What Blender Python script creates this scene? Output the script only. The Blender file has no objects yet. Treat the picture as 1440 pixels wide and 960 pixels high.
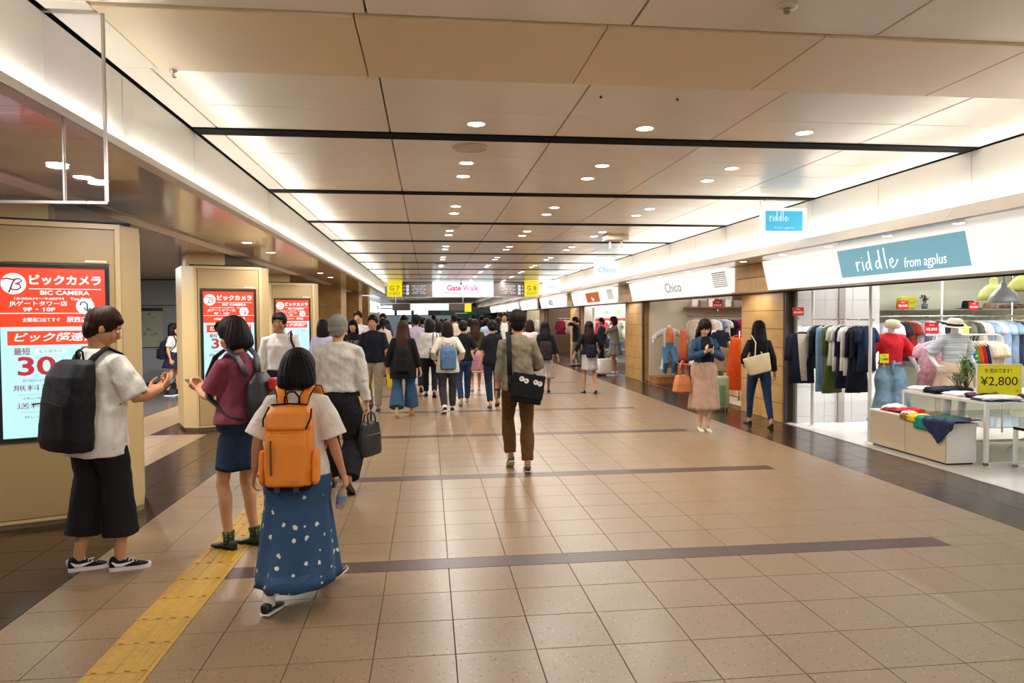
import bpy, bmesh, math, random
import numpy as np
from mathutils import Vector, Matrix
R_ = random.Random(7)
SC = bpy.context.scene
COL = SC.collection

# ------------------------------------------------------------------ camera
CAM_H = 1.65
_Y = np.array([-118, 33, -1000.]); _Y /= np.linalg.norm(_Y)
_X = np.array([8480, 76, -1000.]); _X -= _X.dot(_Y)*_Y; _X /= np.linalg.norm(_X)
_Z = np.cross(_X, _Y)
cam_d = bpy.data.cameras.new('camera'); cam = bpy.data.objects.new('camera', cam_d); COL.objects.link(cam)
cam_d.sensor_width = 36; cam_d.lens = 25.0; cam_d.clip_start = .05; cam_d.clip_end = 300
M_ = Matrix([[_X[0], _X[1], _X[2], 0], [_Y[0], _Y[1], _Y[2], 0], [_Z[0], _Z[1], _Z[2], CAM_H], [0, 0, 0, 1]])
cam.matrix_world = M_
SC.camera = cam

# ------------------------------------------------------------------ world, exposure
w = bpy.data.worlds.new('world'); SC.world = w; w.use_nodes = True
w.node_tree.nodes['Background'].inputs[0].default_value = (1, .93, .84, 1)
w.node_tree.nodes['Background'].inputs[1].default_value = .35
SC.view_settings.view_transform = 'Standard'; SC.view_settings.look = 'None'
SC.view_settings.gamma = 1; SC.view_settings.use_curve_mapping = False
SC.view_settings.exposure = 0.86
WARM = (1.0, .96, .91); NEUT = (1.0, .98, .96); COOL = (.93, .97, 1.0)

def area_light(name, loc, sx, sy, power, color, rot=(0, 0, 0), shape='RECTANGLE', spread=math.pi):
    d = bpy.data.lights.new(name, 'AREA'); d.shape = shape; d.size = sx
    if shape in ('RECTANGLE', 'ELLIPSE'): d.size_y = sy
    d.energy = power; d.color = color; d.spread = spread
    o = bpy.data.objects.new(name, d); o.location = loc; o.rotation_euler = rot; COL.objects.link(o); return o

# downlights of the hall: three rows, two to a bay
DL_X = (.37, 1.67, 2.97)
DL_Y = [-5, -4.4, -2.4, -1.8, 5.37 - 2.6*2, 5.37 - 2.6*2 + .63, 5.37] + [6.72 + 2.6*k + d for k in range(9) for d in (0, .63)]
LAMP_P = 8.2
for x in DL_X:
    for k, y in enumerate(DL_Y):
        if y > 14 and k % 2 == 0: continue
        area_light('hall_downlight_beam', (x, y, 3.07), .16, .16, LAMP_P*(2 if y > 14 else .9 if y < 4.6 else 1), WARM, shape='DISK')
for y in (27, 32.5, 38, 44, 50, 58, 66):
    area_light('hall_ceiling_lamp', (1.5, y, 3.05), 4.5, 1.2, 60 if y > 20 else 45, NEUT)
# light troughs along both fascias (linear tubes behind the lip, shining up the fascia)
for k in range(9):
    y = -1.5 + 4*k
    area_light('trough_tube_right', (4.705, y, 2.612), .04, 3.9, 13, NEUT, rot=(math.pi, math.radians(28), 0))
    area_light('trough_tube_left', (-1.745, y, 2.655), .05, 3.9, 8.5, (1, .97, .88), rot=(math.pi, math.radians(-28), 0))
# left passage soffit downlights
for y in (2.1, 4.75, 5.3, 9.42, 10.8, 15.6, 17.2):
    area_light('soffit_downlight_beam', (-2.28, y, 2.6), .12, .12, 12, WARM, shape='DISK')
for x, y in ((-4.6, 9.5), (-5.6, 13), (-4.4, 14.2), (-5.5, 6)):
    area_light('passage_downlight_beam', (x, y, 2.6), .14, .14, 80, NEUT, shape='DISK')
# shops
area_light('shop_ceiling_lamp', (7.7, 9.2, 2.5), 3.4, 2.4, 295, COOL)
area_light('shop_ceiling_lamp', (7.4, 5.0, 2.5), 3.2, 3.0, 205, COOL)
area_light('shop_ceiling_lamp', (7.2, 15.0, 2.5), 2.6, 4.6, 250, NEUT)
area_light('shop_ceiling_lamp', (7.0, 22.9, 2.5), 2.4, 4.6, 110, NEUT)
area_light('shop_ceiling_lamp', (7.0, 30.3, 2.5), 2.4, 5, 70, NEUT)
area_light('shop_ceiling_lamp', (6.8, 38, 2.5), 2.0, 5, 70, NEUT)
# wall washers above the stone piers
for y in (11.2, 18.5, 26.5):
    area_light('pier_washer', (5.28, y, 2.00), .1, .8, 2.2, WARM, rot=(0, math.radians(-8), 0))

# ------------------------------------------------------------------ materials
def lin(h):
    if isinstance(h, str):
        h = h.lstrip('#'); c = [int(h[i:i+2], 16)/255 for i in (0, 2, 4)]
    else: c = h
    return tuple((v/12.92 if v <= .04045 else ((v+.055)/1.055)**2.4) for v in c)
_mats = {}
def mat(key, color='#cccccc', rough=.5, metal=0, emit=0, bump=0, bscale=60, var=0, vscale=8, trans=0, alpha=1, coat=0, ecol=None, spec=.5, stretch=None):
    if key in _mats: return _mats[key]
    m = bpy.data.materials.new(key); _mats[key] = m; m.use_nodes = True
    nt = m.node_tree; b = nt.nodes['Principled BSDF']; c = lin(color)
    b.inputs['Base Color'].default_value = (*c, 1); b.inputs['Roughness'].default_value = rough
    b.inputs['Metallic'].default_value = metal; b.inputs['Specular IOR Level'].default_value = spec
    if trans: b.inputs['Transmission Weight'].default_value = trans; b.inputs['IOR'].default_value = 1.45
    if coat: b.inputs['Coat Weight'].default_value = coat; b.inputs['Coat Roughness'].default_value = .08
    if emit:
        b.inputs['Base Color'].default_value = (*[q*.12 for q in c], 1)
        b.inputs['Emission Color'].default_value = (*lin(ecol or color), 1); b.inputs['Emission Strength'].default_value = emit
    if var or bump:
        tc = nt.nodes.new('ShaderNodeTexCoord'); src = tc.outputs['Object']
        if stretch:
            mp = nt.nodes.new('ShaderNodeMapping'); mp.inputs['Scale'].default_value = stretch
            nt.links.new(src, mp.inputs[0]); src = mp.outputs[0]
    if var:
        n = nt.nodes.new('ShaderNodeTexNoise'); n.inputs['Scale'].default_value = vscale; n.inputs['Detail'].default_value = 5
        nt.links.new(src, n.inputs['Vector'])
        r = nt.nodes.new('ShaderNodeValToRGB'); nt.links.new(n.outputs[0], r.inputs[0])
        r.color_ramp.elements[0].position = .3; r.color_ramp.elements[1].position = .7
        r.color_ramp.elements[0].color = (*[max(0, v*(1-var)) for v in c], 1)
        r.color_ramp.elements[1].color = (*[min(1, v*(1+var)) for v in c], 1)
        nt.links.new(r.outputs[0], b.inputs['Base Color'])
    if bump:
        n = nt.nodes.new('ShaderNodeTexNoise'); n.inputs['Scale'].default_value = bscale; n.inputs['Detail'].default_value = 3
        nt.links.new(src, n.inputs['Vector'])
        bp = nt.nodes.new('ShaderNodeBump'); bp.inputs['Strength'].default_value = bump; bp.inputs['Distance'].default_value = .01
        nt.links.new(n.outputs[0], bp.inputs['Height']); nt.links.new(bp.outputs[0], b.inputs['Normal'])
    return m
def cloth(c):
    k = 'cloth_'+c
    if k in _mats: return _mats[k]
    m = mat(k, c, .85, bump=.25, bscale=180, var=.12, vscale=14, spec=.2)
    nt = m.node_tree; b = nt.nodes['Principled BSDF']; tc = nt.nodes.new('ShaderNodeTexCoord'); mp = nt.nodes.new('ShaderNodeMapping'); mp.inputs['Scale'].default_value = (1, 1, .55)
    n = nt.nodes.new('ShaderNodeTexNoise'); n.inputs['Scale'].default_value = 11; n.inputs['Detail'].default_value = 3; n.inputs['Distortion'].default_value = 1.6
    nt.links.new(tc.outputs['Object'], mp.inputs[0]); nt.links.new(mp.outputs[0], n.inputs['Vector'])
    f = nt.nodes.new('ShaderNodeBump'); f.inputs['Strength'].default_value = .38; f.inputs['Distance'].default_value = .035; nt.links.new(n.outputs[0], f.inputs['Height'])
    old = b.inputs['Normal'].links[0].from_node; nt.links.new(f.outputs[0], old.inputs['Normal']); return m
def leather(c): return mat('leather_'+c, c, .42, bump=.2, bscale=220, var=.1, vscale=10)
def hairm(c):
    return mat('hair_'+c, c, .5, bump=.35, bscale=30, var=.3, vscale=30, stretch=(6, 6, .6), spec=.12)
def skinm(c='#c99272'): return mat('skin_'+c, c, .55, var=.07, vscale=16, bump=.05, bscale=200, spec=.35)
def plastic(c, r=.4): return mat('plastic_%s_%.2f' % (c, r), c, r)
def metal(c='#c8c8c8', r=.25): return mat('metal_%s_%.2f' % (c, r), c, r, metal=1)
def glow(c, e): return mat('glow_%s_%.2f' % (c, e), c, .4, emit=e*.555)

# ------------------------------------------------------------------ object helpers
def link(name, me, m=None, parent=None, **props):
    o = bpy.data.objects.new(name, me); COL.objects.link(o)
    if m is not None and hasattr(me, 'materials') and not me.materials: me.materials.append(m)
    if parent is not None: o.parent = parent
    for k, v in props.items(): o[k] = v
    return o
def empty(name, label, cat, loc=(0, 0, 0), rz=0, group=None, kind=None):
    o = bpy.data.objects.new(name, None); COL.objects.link(o); o.empty_display_size = .1
    o.location = loc; o.rotation_euler = (0, 0, rz)
    if label: o['label'] = label
    if cat: o['category'] = cat
    if group: o['group'] = group
    if kind: o['kind'] = kind
    return o
def tag(o, label, cat, group=None):
    o['label'] = label; o['category'] = cat
    if group: o['group'] = group
    return o
def struct(o): o['kind'] = 'structure'; return o

class MB:
    """collects shapes for ONE mesh"""
    def __init__(s): s.v = []; s.f = []; s.mi = []; s.cur = 0
    def add(s, vs, fs):
        n = len(s.v); s.v += [tuple(p) for p in vs]; s.f += [tuple(i+n for i in f) for f in fs]; s.mi += [s.cur]*len(fs)
    def box(s, x0, x1, y0, y1, z0, z1, M=None):
        vs = [Vector((x, y, z)) for z in (z0, z1) for y in (y0, y1) for x in (x0, x1)]
        if M: vs = [M @ v for v in vs]
        s.add(vs, [(0, 2, 3, 1), (4, 5, 7, 6), (0, 1, 5, 4), (2, 6, 7, 3), (0, 4, 6, 2), (1, 3, 7, 5)])
    def quad(s, *p): s.add(p, [(0, 1, 2, 3)])
    def prism(s, poly, z0, z1, M=None, axis='z'):
        n = len(poly)
        if axis == 'z': vs = [Vector((x, y, z0)) for x, y in poly]+[Vector((x, y, z1)) for x, y in poly]
        elif axis == 'y': vs = [Vector((x, z0, y)) for x, y in poly]+[Vector((x, z1, y)) for x, y in poly]
        else: vs = [Vector((z0, x, y)) for x, y in poly]+[Vector((z1, x, y)) for x, y in poly]
        if M: vs = [M @ v for v in vs]
        s.add(vs, [tuple(range(n))[::-1], tuple(range(n, 2*n))]+[(i, (i+1) % n, n+(i+1) % n, n+i) for i in range(n)])
    def loft(s, rings, closed=True, cap=True):
        n = len(rings[0]); k = len(rings); vs = [p for r in rings for p in r]; fs = []
        for i in range(k-1):
            for j in range(n if closed else n-1):
                a = i*n+j; b = i*n+(j+1) % n; fs.append((a, b, b+n, a+n))
        if cap: fs.append(tuple(range(n))[::-1]); fs.append(tuple(range((k-1)*n, k*n)))
        s.add(vs, fs)
    def tube(s, pts, rad, side=None, n=10, p=2.0, cap=True):
        """pts: list of points; rad: scalar or list of r or (rw, rt); side: width direction hint"""
        pts = [Vector(q) for q in pts]; k = len(pts)
        if not isinstance(rad, (list, tuple)): rad = [rad]*k
        elif isinstance(rad, tuple): rad = [rad]*k
        rings = []
        sd = Vector(side) if side is not None else None
        prev = None
        for i, q in enumerate(pts):
            t = (pts[min(i+1, k-1)]-pts[max(i-1, 0)])
            if t.length < 1e-9: t = Vector((0, 0, 1))
            t.normalize()
            if sd is not None: wv = sd - t*sd.dot(t)
            elif prev is not None: wv = prev - t*prev.dot(t)
            else:
                a = Vector((1, 0, 0)) if abs(t.x) < .9 else Vector((0, 1, 0)); wv = a - t*a.dot(t)
            if wv.length < 1e-6: wv = t.orthogonal()
            wv.normalize(); prev = wv; h = t.cross(wv)
            r = rad[i]; rw, rt = r if isinstance(r, (tuple, list)) else (r, r)
            ring = []
            for j in range(n):
                a = 2*math.pi*(j+.5)/n; c, d = math.cos(a), math.sin(a)
                if p != 2: c = math.copysign(abs(c)**(2/p), c); d = math.copysign(abs(d)**(2/p), d)
                ring.append(q+wv*rw*c+h*rt*d)
            rings.append(ring)
        s.loft(rings, cap=cap)
    def ell(s, c, r, M=None, nu=16, nv=10, p=1.0):
        c = Vector(c); vs = []; fs = []
        for i in range(1, nv):
            th = math.pi*i/nv
            for j in range(nu):
                ph = 2*math.pi*j/nu
                v = [math.sin(th)*math.cos(ph), math.sin(th)*math.sin(ph), math.cos(th)]
                if p != 1: v = [math.copysign(abs(q)**p, q) for q in v]
                vs.append(Vector((v[0]*r[0], v[1]*r[1], v[2]*r[2])))
        vs += [Vector((0, 0, r[2])), Vector((0, 0, -r[2]))]
        if M: vs = [M @ v for v in vs]
        vs = [v+c for v in vs]
        for i in range(nv-2):
            for j in range(nu):
                a = i*nu+j; b = i*nu+(j+1) % nu; fs.append((a, a+nu, b+nu, b))
        T = len(vs)-2; B = T+1
        for j in range(nu):
            fs.append((T, j, (j+1) % nu)); fs.append((B, (nv-2)*nu+(j+1) % nu, (nv-2)*nu+j))
        s.add(vs, fs)
    def lathe(s, prof, c=(0, 0, 0), n=24, M=None):
        c = Vector(c); rings = []
        for r, z in prof:
            rings.append([c+Vector((r*math.cos(2*math.pi*j/n), r*math.sin(2*math.pi*j/n), z)) for j in range(n)])
        if M: rings = [[M @ q for q in r] for r in rings]
        s.loft(rings)
    def mesh(s, name='mesh', smooth=False):
        me = bpy.data.meshes.new(name); me.from_pydata([tuple(v) for v in s.v], [], s.f); me.update()
        if smooth: me.polygons.foreach_set('use_smooth', [True]*len(me.polygons))
        if any(s.mi): me.polygons.foreach_set('material_index', s.mi)
        return me
    def build(s, name, m, parent=None, smooth=False, **props):
        me = s.mesh(name, smooth); mm = m if isinstance(m, (list, tuple)) else [m]
        for q in mm: me.materials.append(q)
        return link(name, me, None, parent, **props)

def bevel(o, wd=.004, seg=2):
    b = o.modifiers.new('bevel', 'BEVEL'); b.width = wd; b.segments = seg; b.limit_method = 'ANGLE'; b.angle_limit = .6; return o

# deferred voxel unions: evaluated all at once at the end
DEFER = []
def blob(mb, name, m, parent, voxel=.01, smooth=4, wr=0, wscale=1, streak=0, **props):
    o = mb.build(name, m, parent, **props)
    r = o.modifiers.new('union', 'REMESH'); r.mode = 'VOXEL'; r.voxel_size = voxel; r.use_smooth_shade = True
    if smooth:
        s_ = o.modifiers.new('smooth', 'SMOOTH'); s_.factor = .5; s_.iterations = smooth
    DEFER.append((o, wr, wscale, streak)); return o
def fold_noise(P, sc, ph):
    x, y, z = P[:, 0]*sc, P[:, 1]*sc, P[:, 2]*sc
    a = np.sin(9*z + 5*np.sin(4*x+ph) + 4*np.sin(5*y+ph*2) + ph)
    b = np.sin(14*x + 10*z + 3*np.sin(7*z+ph) + ph*3)
    c = np.sin(21*y - 16*z + 3*np.sin(9*x+ph*1.7))
    d = np.sin(33*z + 25*x + 4*np.sin(11*y+ph))
    return .45*a + .3*b + .25*c + .12*d
def finalize():
    dg = bpy.context.evaluated_depsgraph_get(); dg.update()
    for k, (o, wr, ws, streak) in enumerate(DEFER):
        me = bpy.data.meshes.new_from_object(o.evaluated_get(dg), depsgraph=dg)
        if wr or streak:
            n = len(me.vertices); P = np.empty(n*3); me.vertices.foreach_get('co', P); P = P.reshape(-1, 3)
            N = np.empty(n*3); me.vertices.foreach_get('normal', N); N = N.reshape(-1, 3)
            if wr: P = P + N*(wr*fold_noise(P, ws, k*1.37))[:, None]
            if streak:
                c = P.mean(0); an = np.arctan2(P[:, 1]-c[1], P[:, 0]-c[0])
                q = np.sin(an*23+2*np.sin(P[:, 2]*14)+k)+.6*np.sin(an*41+3*np.sin(P[:, 2]*9+1))
                P = P + N*(streak*q)[:, None]
            me.vertices.foreach_set('co', P.ravel()); me.update()
        old = o.data; me.polygons.foreach_set('use_smooth', [True]*len(me.polygons))
        o.modifiers.clear(); o.data = me
        if not me.materials:
            for q in old.materials: me.materials.append(q)
        bpy.data.meshes.remove(old)
    DEFER.clear()

# flat lettering
def text(body, size, m, parent, loc, rot, name='lettering', bold=0, align='CENTER', shear=0, width=None, extr=.0012, space=1.0, **props):
    cu = bpy.data.curves.new(name, 'FONT'); cu.body = body; cu.size = size; cu.align_x = align; cu.align_y = 'CENTER'
    cu.extrude = extr; cu.offset = bold; cu.shear = shear; cu.space_character = space; cu.resolution_u = 3
    cu.materials.append(m)
    o = bpy.data.objects.new(name, cu); COL.objects.link(o); o.location = loc; o.rotation_euler = rot
    if parent: o.parent = parent
    if width:
        bpy.context.view_layer.update(); d = o.dimensions.x
        if d > 0: o.scale.x = width/d
    for k, v in props.items(): o[k] = v
    return o
def copy_tree(o, parent=None):
    c = o.copy(); COL.objects.link(c)
    if parent is not None: c.parent = parent
    for ch in list(o.children): copy_tree(ch, c)
    return c
# ------------------------------------------------------------------ people
def ik(a, b, l1, l2, pole):
    a = Vector(a); b = Vector(b); d = b-a; L = d.length; Lm = (l1+l2)*.999
    if L > Lm: b = a+d*(Lm/L); d = b-a; L = Lm
    x = (l1*l1-l2*l2+L*L)/(2*L); h = math.sqrt(max(0, l1*l1-x*x)); u = d/L
    p = Vector(pole); p = p-u*p.dot(u)
    if p.length < 1e-5: p = u.orthogonal()
    p.normalize(); return a+u*x+p*h, b

def hand_shapes(mb, w, d, n, side, curl=.5, spread=1, fr=.0085):
    """palm and five fingers. w wrist, d pointing direction, n palm normal; side +1 right -1 left"""
    d = Vector(d).normalized(); n = Vector(n); n = (n-d*n.dot(d)).normalized(); s = d.cross(n)*side   # towards the thumb
    mb.tube([w-d*.03, w, w+d*.03, w+d*.065, w+d*.088], [(.027, .021), (.027, .018), (.036, .016), (.040, .014), (.036, .011)], side=s, n=12)
    for i, (off, ln) in enumerate(((.029, .92), (.010, 1.0), (-.010, .95), (-.029, .78))):
        p = w+d*(.082-abs(off)*.12)+s*off*spread; q = [p-d*.015]; a = 0; cur = p; q.append(cur)
        dr = (d+s*off*1.2*spread).normalized()
        for L_, c in zip((.040*ln, .026*ln, .021*ln), (curl*.9, curl*1.2, curl*.8)):
            a += c; v = dr*math.cos(a)+n*math.sin(a); cur = cur+v*L_; q.append(cur)
        mb.tube(q, [fr*1.12, fr*1.1, fr, fr*.93, fr*.75], n=8)
    p = w+d*.022+s*.026; v1 = (d*.62+s*.7+n*.25).normalized(); v2 = (d*.9+s*.15+n*(.3+curl*.4)).normalized()
    mb.tube([p-s*.014, p, p+v1*.042, p+v1*.042+v2*.03, p+v1*.042+v2*.052], [.014, .0145, fr*1.25, fr*1.15, fr*.85], n=8)

def shoe(P, ank, yaw, pitch, kind, col, sole, det=None, lab=None, S=1):
    """one shoe (upper + sole) at the ankle point, as a part with sub-parts"""
    M = Matrix.Translation(ank) @ Matrix.Rotation(-yaw, 4, 'Z') @ Matrix.Rotation(-pitch, 4, 'X')
    sp = 2.6
    prof = {'sneaker': [(-.062, .026, .0), (-.052, .034, .012), (-.02, .036, .018), (.02, .037, .002), (.06, .041, -.02), (.10, .045, -.033), (.14, .042, -.043), (.165, .03, -.05), (.175, .016, -.056)],
            'pump': [(-.055, .022, -.015), (-.045, .027, -.01), (-.02, .028, -.025), (.02, .029, -.045), (.06, .034, -.05), (.10, .037, -.05), (.14, .032, -.052), (.165, .018, -.056), (.175, .008, -.06)],
            'loafer': [(-.062, .024, -.01), (-.052, .032, .0), (-.02, .034, .0), (.02, .035, -.008), (.06, .039, -.024), (.10, .043, -.038), (.14, .038, -.047), (.168, .026, -.052), (.18, .012, -.057)]}[kind]
    mb = MB(); rings = []
    for y, hw, zt in prof:
        zb = -.066; cz = (zt+zb)/2; hz = (zt-zb)/2; r = []
        for j in range(14):
            a = 2*math.pi*j/14; c, d = math.cos(a), math.sin(a)
            r.append(M @ (Vector((math.copysign(abs(c)**(2/sp), c)*hw, y, cz+math.copysign(abs(d)**(2/sp), d)*hz))*S))
        rings.append(r)
    mb.loft(rings); up = mb.build('shoe', leather(col) if kind != 'sneaker' else cloth(col), P, smooth=True)
    mb = MB(); rings = []
    for y, hw, zt in prof:
        r = []; rise = .012 if (kind != 'sneaker') else 0
        for zz in (-.075, -.050 if kind == 'sneaker' else -.064):
            r.append((zz, hw))
        ring = [M @ (Vector((-hw*1.05, y*1.02, -.075))*S), M @ (Vector((hw*1.05, y*1.02, -.075))*S), M @ (Vector((hw*1.06, y*1.02, r[1][0]))*S), M @ (Vector((-hw*1.06, y*1.02, r[1][0]))*S)]
        rings.append(ring)
    mb.loft(rings)
    if kind == 'pump': mb.box(-.022*S, .022*S, -.055*S, -.02*S, -.11*S, -.07*S, M)
    mb.build('sole', plastic(sole, .6), up)
    if det == 'swoosh':
        for sd in (1, -1):
            mb = MB(); mb.tube([M @ Vector((sd*.039, -.045, -.012)), M @ Vector((sd*.041, -.02, -.034)), M @ Vector((sd*.043, .01, -.037)), M @ Vector((sd*.043, .05, -.026)), M @ Vector((sd*.040, .085, -.018))],
                    [(.0035, .002), (.011, .002), (.012, .002), (.006, .002), (.0015, .002)], side=M.to_3x3() @ Vector((0, .3, 1)), n=8)
            mb.build('curved_mark', plastic('#e6e6e6', .5), up)
        mb = MB(); mb.ell(M @ Vector((0, -.062, -.02)), (.02, .012, .025)); mb.build('heel_tab', cloth('#b9b9b9'), up, smooth=True)
    if det in ('laces', 'swoosh'):
        for k in range(4):
            y = .03+k*.02; z = -.002-k*.011
            mb = MB(); mb.tube([M @ Vector((-.022, y, z-.006)), M @ Vector((0, y+.004, z+.004)), M @ Vector((.022, y, z-.006))], .003, n=6); mb.build('lace', plastic('#d9d9d9', .6), up)
    return up

FACE = dict(brow='#20150f')
def person(label, pos, rot, H=1.65, sex='f', wide=1.0, feet=((-.09, 0, 0, 0), (.09, 0, 0, 0)), arms=None, lean=2, twist=0,
           head=(0, 0), top=None, bottom=None, shoes=None, hair=('short', '#17110e'), skin='#c48f6c', voxel=.010, face=True,
           curl=(.5, .5), poles=None, palm=None, hdir=None, group=None, sock=None, neck_open=0, feetyaw=(-6, 6), hips=None, hs=1.09, headless=False):
    """facing +Y before rot (degrees, anticlockwise). Lengths are for 1.70 m, scaled by H."""
    S = H/1.70
    P = empty('person', label, 'person', (pos[0], pos[1], 0), math.radians(rot), group)
    sh = (.154 if sex == 'm' else .134)*wide; L1, L2 = .425, .415
    fpos = []
    for i, (x, y, lift, pitch) in enumerate(feet):
        pr = math.radians(pitch)
        low = min((-.075)*math.cos(pr)+yy*(-math.sin(pr)) if pitch > 0 else -.075*math.cos(pr)+yy*math.sin(-pr) for yy in (-.06, .14))
        fpos.append(Vector((x, y, -low+lift)))
    hz = .905
    for f in fpos:
        dx = abs(f.x)-.085; dd = (L1+L2)*.995; rr = dd*dd-dx*dx-f.y*f.y
        hz = min(hz, f.z+math.sqrt(max(.1, rr)))
    if hips: hz = hips
    drop = .905-hz; PV = Vector((0, 0, hz))
    RL = Matrix.Rotation(-math.radians(lean), 4, 'X') @ Matrix.Rotation(math.radians(twist), 4, 'Z')
    def U(x, y, z): return PV+(RL @ Vector((x, y, z-.905)) if z > .905 else Vector((x, y, z-.905)))
    kk = []
    for i, sd in enumerate((-1, 1)):
        h = PV+Vector((sd*.088*wide, 0, 0)); k, a = ik(h, fpos[i], L1, L2, (sd*.12, 1, 0)); kk.append((h, k, a))
    aa = []
    arms = arms or ((-.24, .02, .80), (.24, .02, .80))
    for i, sd in enumerate((-1, 1)):
        s0 = U(sd*sh, 0, 1.362); t = Vector(arms[i]); pl = (poles[i] if poles and poles[i] else (sd*.5, -1, -.2))
        e, w_ = ik(s0, t, .275, .245, pl); aa.append((s0, e, w_))
    # head frame
    hc = U(0, .018, 1.578)
    HM = Matrix.Translation(hc) @ RL.to_3x3().to_4x4() @ Matrix.Rotation(math.radians(head[0]), 4, 'Z') @ Matrix.Rotation(-math.radians(head[1]), 4, 'X') @ Matrix.Scale(hs, 4)
    def HP(x, y, z): return HM @ Vector((x, y, z))
    H3 = HM.to_3x3().to_4x4()
    # ---- the body: one continuous surface
    mb = MB(); m_ = 1 if sex == 'm' else .92
    cv = .74 if bottom and bottom['kind'] in ('trousers', 'wide') else 1
    for (h, k, a) in kk:
        cf = k.lerp(a, .28)+Vector((0, -.012, 0))
        mb.tube([h+Vector((0, 0, .03)), h.lerp(k, .3), h.lerp(k, .75), k, cf, k.lerp(a, .6), a+Vector((0, 0, .03)), a+Vector((0, 0, -.03))],
                [.085*m_*cv, .078*m_*cv, .056*m_*cv, .051*m_*cv, .054*m_*cv, .043*m_*cv, .034*m_, .034], n=14)
    rr = []
    for x, y, z, rx, ry in ((0, 0, .84, .13, .085), (0, 0, .92, .135, .09), (0, .005, 1.08, .105, .075), (0, .01, 1.25, .12, .085), (0, 0, 1.34, .11, .075), (0, -.005, 1.40, .075, .06)):
        rr.append([U(x+rx*wide*math.cos(2*math.pi*j/20), y+ry*math.sin(2*math.pi*j/20), z) for j in range(20)])
    mb.loft(rr)
    for i, (s0, e, w_) in enumerate(aa):
        fa = e.lerp(w_, .3)
        mb.tube([s0+(U(0, 0, 1.34)-s0)*.3, s0, s0.lerp(e, .35), e, fa, e.lerp(w_, .75), w_], [.05*m_, .052*m_, .046*m_, .038*m_, .040*m_, .029*m_, .0255*m_], n=12)
        d = (w_-e).normalized()
        if hdir and hdir[i]: d = Vector(hdir[i]).normalized()
        n = Vector(palm[i]) if palm and palm[i] else Vector((-1 if i else 1, .15, 0))
        hand_shapes(mb, w_, d, n, 1 if i else -1, curl[i], fr=max(.0085, voxel*.95))
    nb = U(0, -.008, 1.365); hb = HP(0, -.012, -.06)
    mb.tube([nb, nb.lerp(hb, .35), nb.lerp(hb, .75), hb], [.062*m_, .055*m_, .05*m_, .052*m_], n=14)
    if not headless:
        mb.ell(HP(0, -.004, .028), (.074, .093, .088), H3, 24, 16)
        mb.ell(HP(0, .018, -.035), (.061, .068, .072), H3, 20, 12)
        mb.ell(HP(0, .058, -.086), (.030, .024, .022), H3)       # chin
        for sd in (-1, 1):
            mb.ell(HP(sd*.036, .062, -.026), (.022, .018, .022), H3)         # cheek
            mb.ell(HP(sd*.076, -.004, -.008), (.009, .019, .031), H3 @ Matrix.Rotation(sd*.35, 4, 'Z'))   # ear
            mb.ell(HP(sd*.03, .078, .029), (.02, .010, .007), H3)            # brow ridge
        mb.tube([HP(0, .082, .02), HP(0, .094, 0), HP(0, .104, -.018), HP(0, .094, -.031)], [.007, .009, .0125, .010], n=8)
        mb.ell(HP(0, .083, -.05), (.022, .010, .012), H3)         # mouth mound
    body = blob(mb, 'body', skinm(skin), P, voxel, 3 if voxel < .009 else 2)
    if face:
        for sd in (-1, 1):
            e = MB(); e.ell(HP(sd*.030, .079, .008), (.0135, .009, .0075), H3, 12, 8); eo = e.build('eye', plastic('#e9e4de', .3), P, smooth=True)
            e = MB(); e.ell(HP(sd*.030, .0845, .008), (.0062, .0045, .0062), H3, 10, 8); e.build('iris', plastic('#120c0a', .2), eo, smooth=True)
            e = MB(); e.tube([HP(sd*.015, .087, .030), HP(sd*.031, .086, .035), HP(sd*.048, .076, .031)], [(.0035, .003), (.004, .003), (.002, .002)], n=6); e.build('eyebrow', hairm('#1c1310'), P, smooth=True)
        e = MB(); e.tube([HP(-.022, .088, -.050), HP(-.010, .094, -.048), HP(0, .0955, -.050), HP(.010, .094, -.048), HP(.022, .088, -.050)], [(.002, .002), (.006, .004), (.0065, .004), (.006, .004), (.002, .002)], side=(0, 0, 1), n=8)
        e.build('lips', skinm('#a8625a'), P, smooth=True)
    # ---- hair
    if hair:
        hk, hcol = hair[0], hair[1]; hb_ = MB()
        if hk in ('short', 'thin'):
            g = 1.0 if hk == 'short' else .96
            hb_.ell(HP(0, -.014, .036), (.087*g, .098*g, .092*g), H3, 24, 14)
            hb_.ell(HP(0, -.045, -.012), (.074*g, .058*g, .068*g), H3, 20, 12)
            hb_.ell(HP(0, -.05, -.055), (.05, .038, .035), H3)
            for sd in (-1, 1): hb_.ell(HP(sd*.072, -.005, .02), (.014, .03, .032), H3)
            if hk == 'short':
                hb_.ell(HP(0, -.006, .052), (.084, .090, .086), H3, 24, 14)
                for sd in (-.04, 0, .04): hb_.ell(HP(sd, .062, .075), (.026, .028, .02), H3 @ Matrix.Rotation(-.5, 4, 'X'))
        else:
            hb_.ell(HP(0, -.010, .034), (.090, .103, .094), H3, 24, 14)
            for sd in (-.045, -.015, .015, .045): hb_.tube([HP(sd*.8, .05, .11), HP(sd, .082, .082), HP(sd*1.1, .090-abs(sd)*.25, .05)], [(.016, .012), (.018, .010), (.012, .006)], n=8)
            if hk in ('bob', 'mid'):
                zl = -.115 if hk == 'bob' else -.2
                rr = []
                for z, rx, y0, y1 in ((.05, .088, -.11, .06), (0, .098, -.115, .055), (-.05, .104, -.115, .055), (zl*.85, .100, -.105, .048), (zl, .085, -.09, .03)):
                    rr.append([HP(rx*math.cos(2*math.pi*j/24), (y0+y1)/2+(y1-y0)/2*math.sin(2*math.pi*j/24), z) for j in range(24)])
                hb_.loft(rr)
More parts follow.
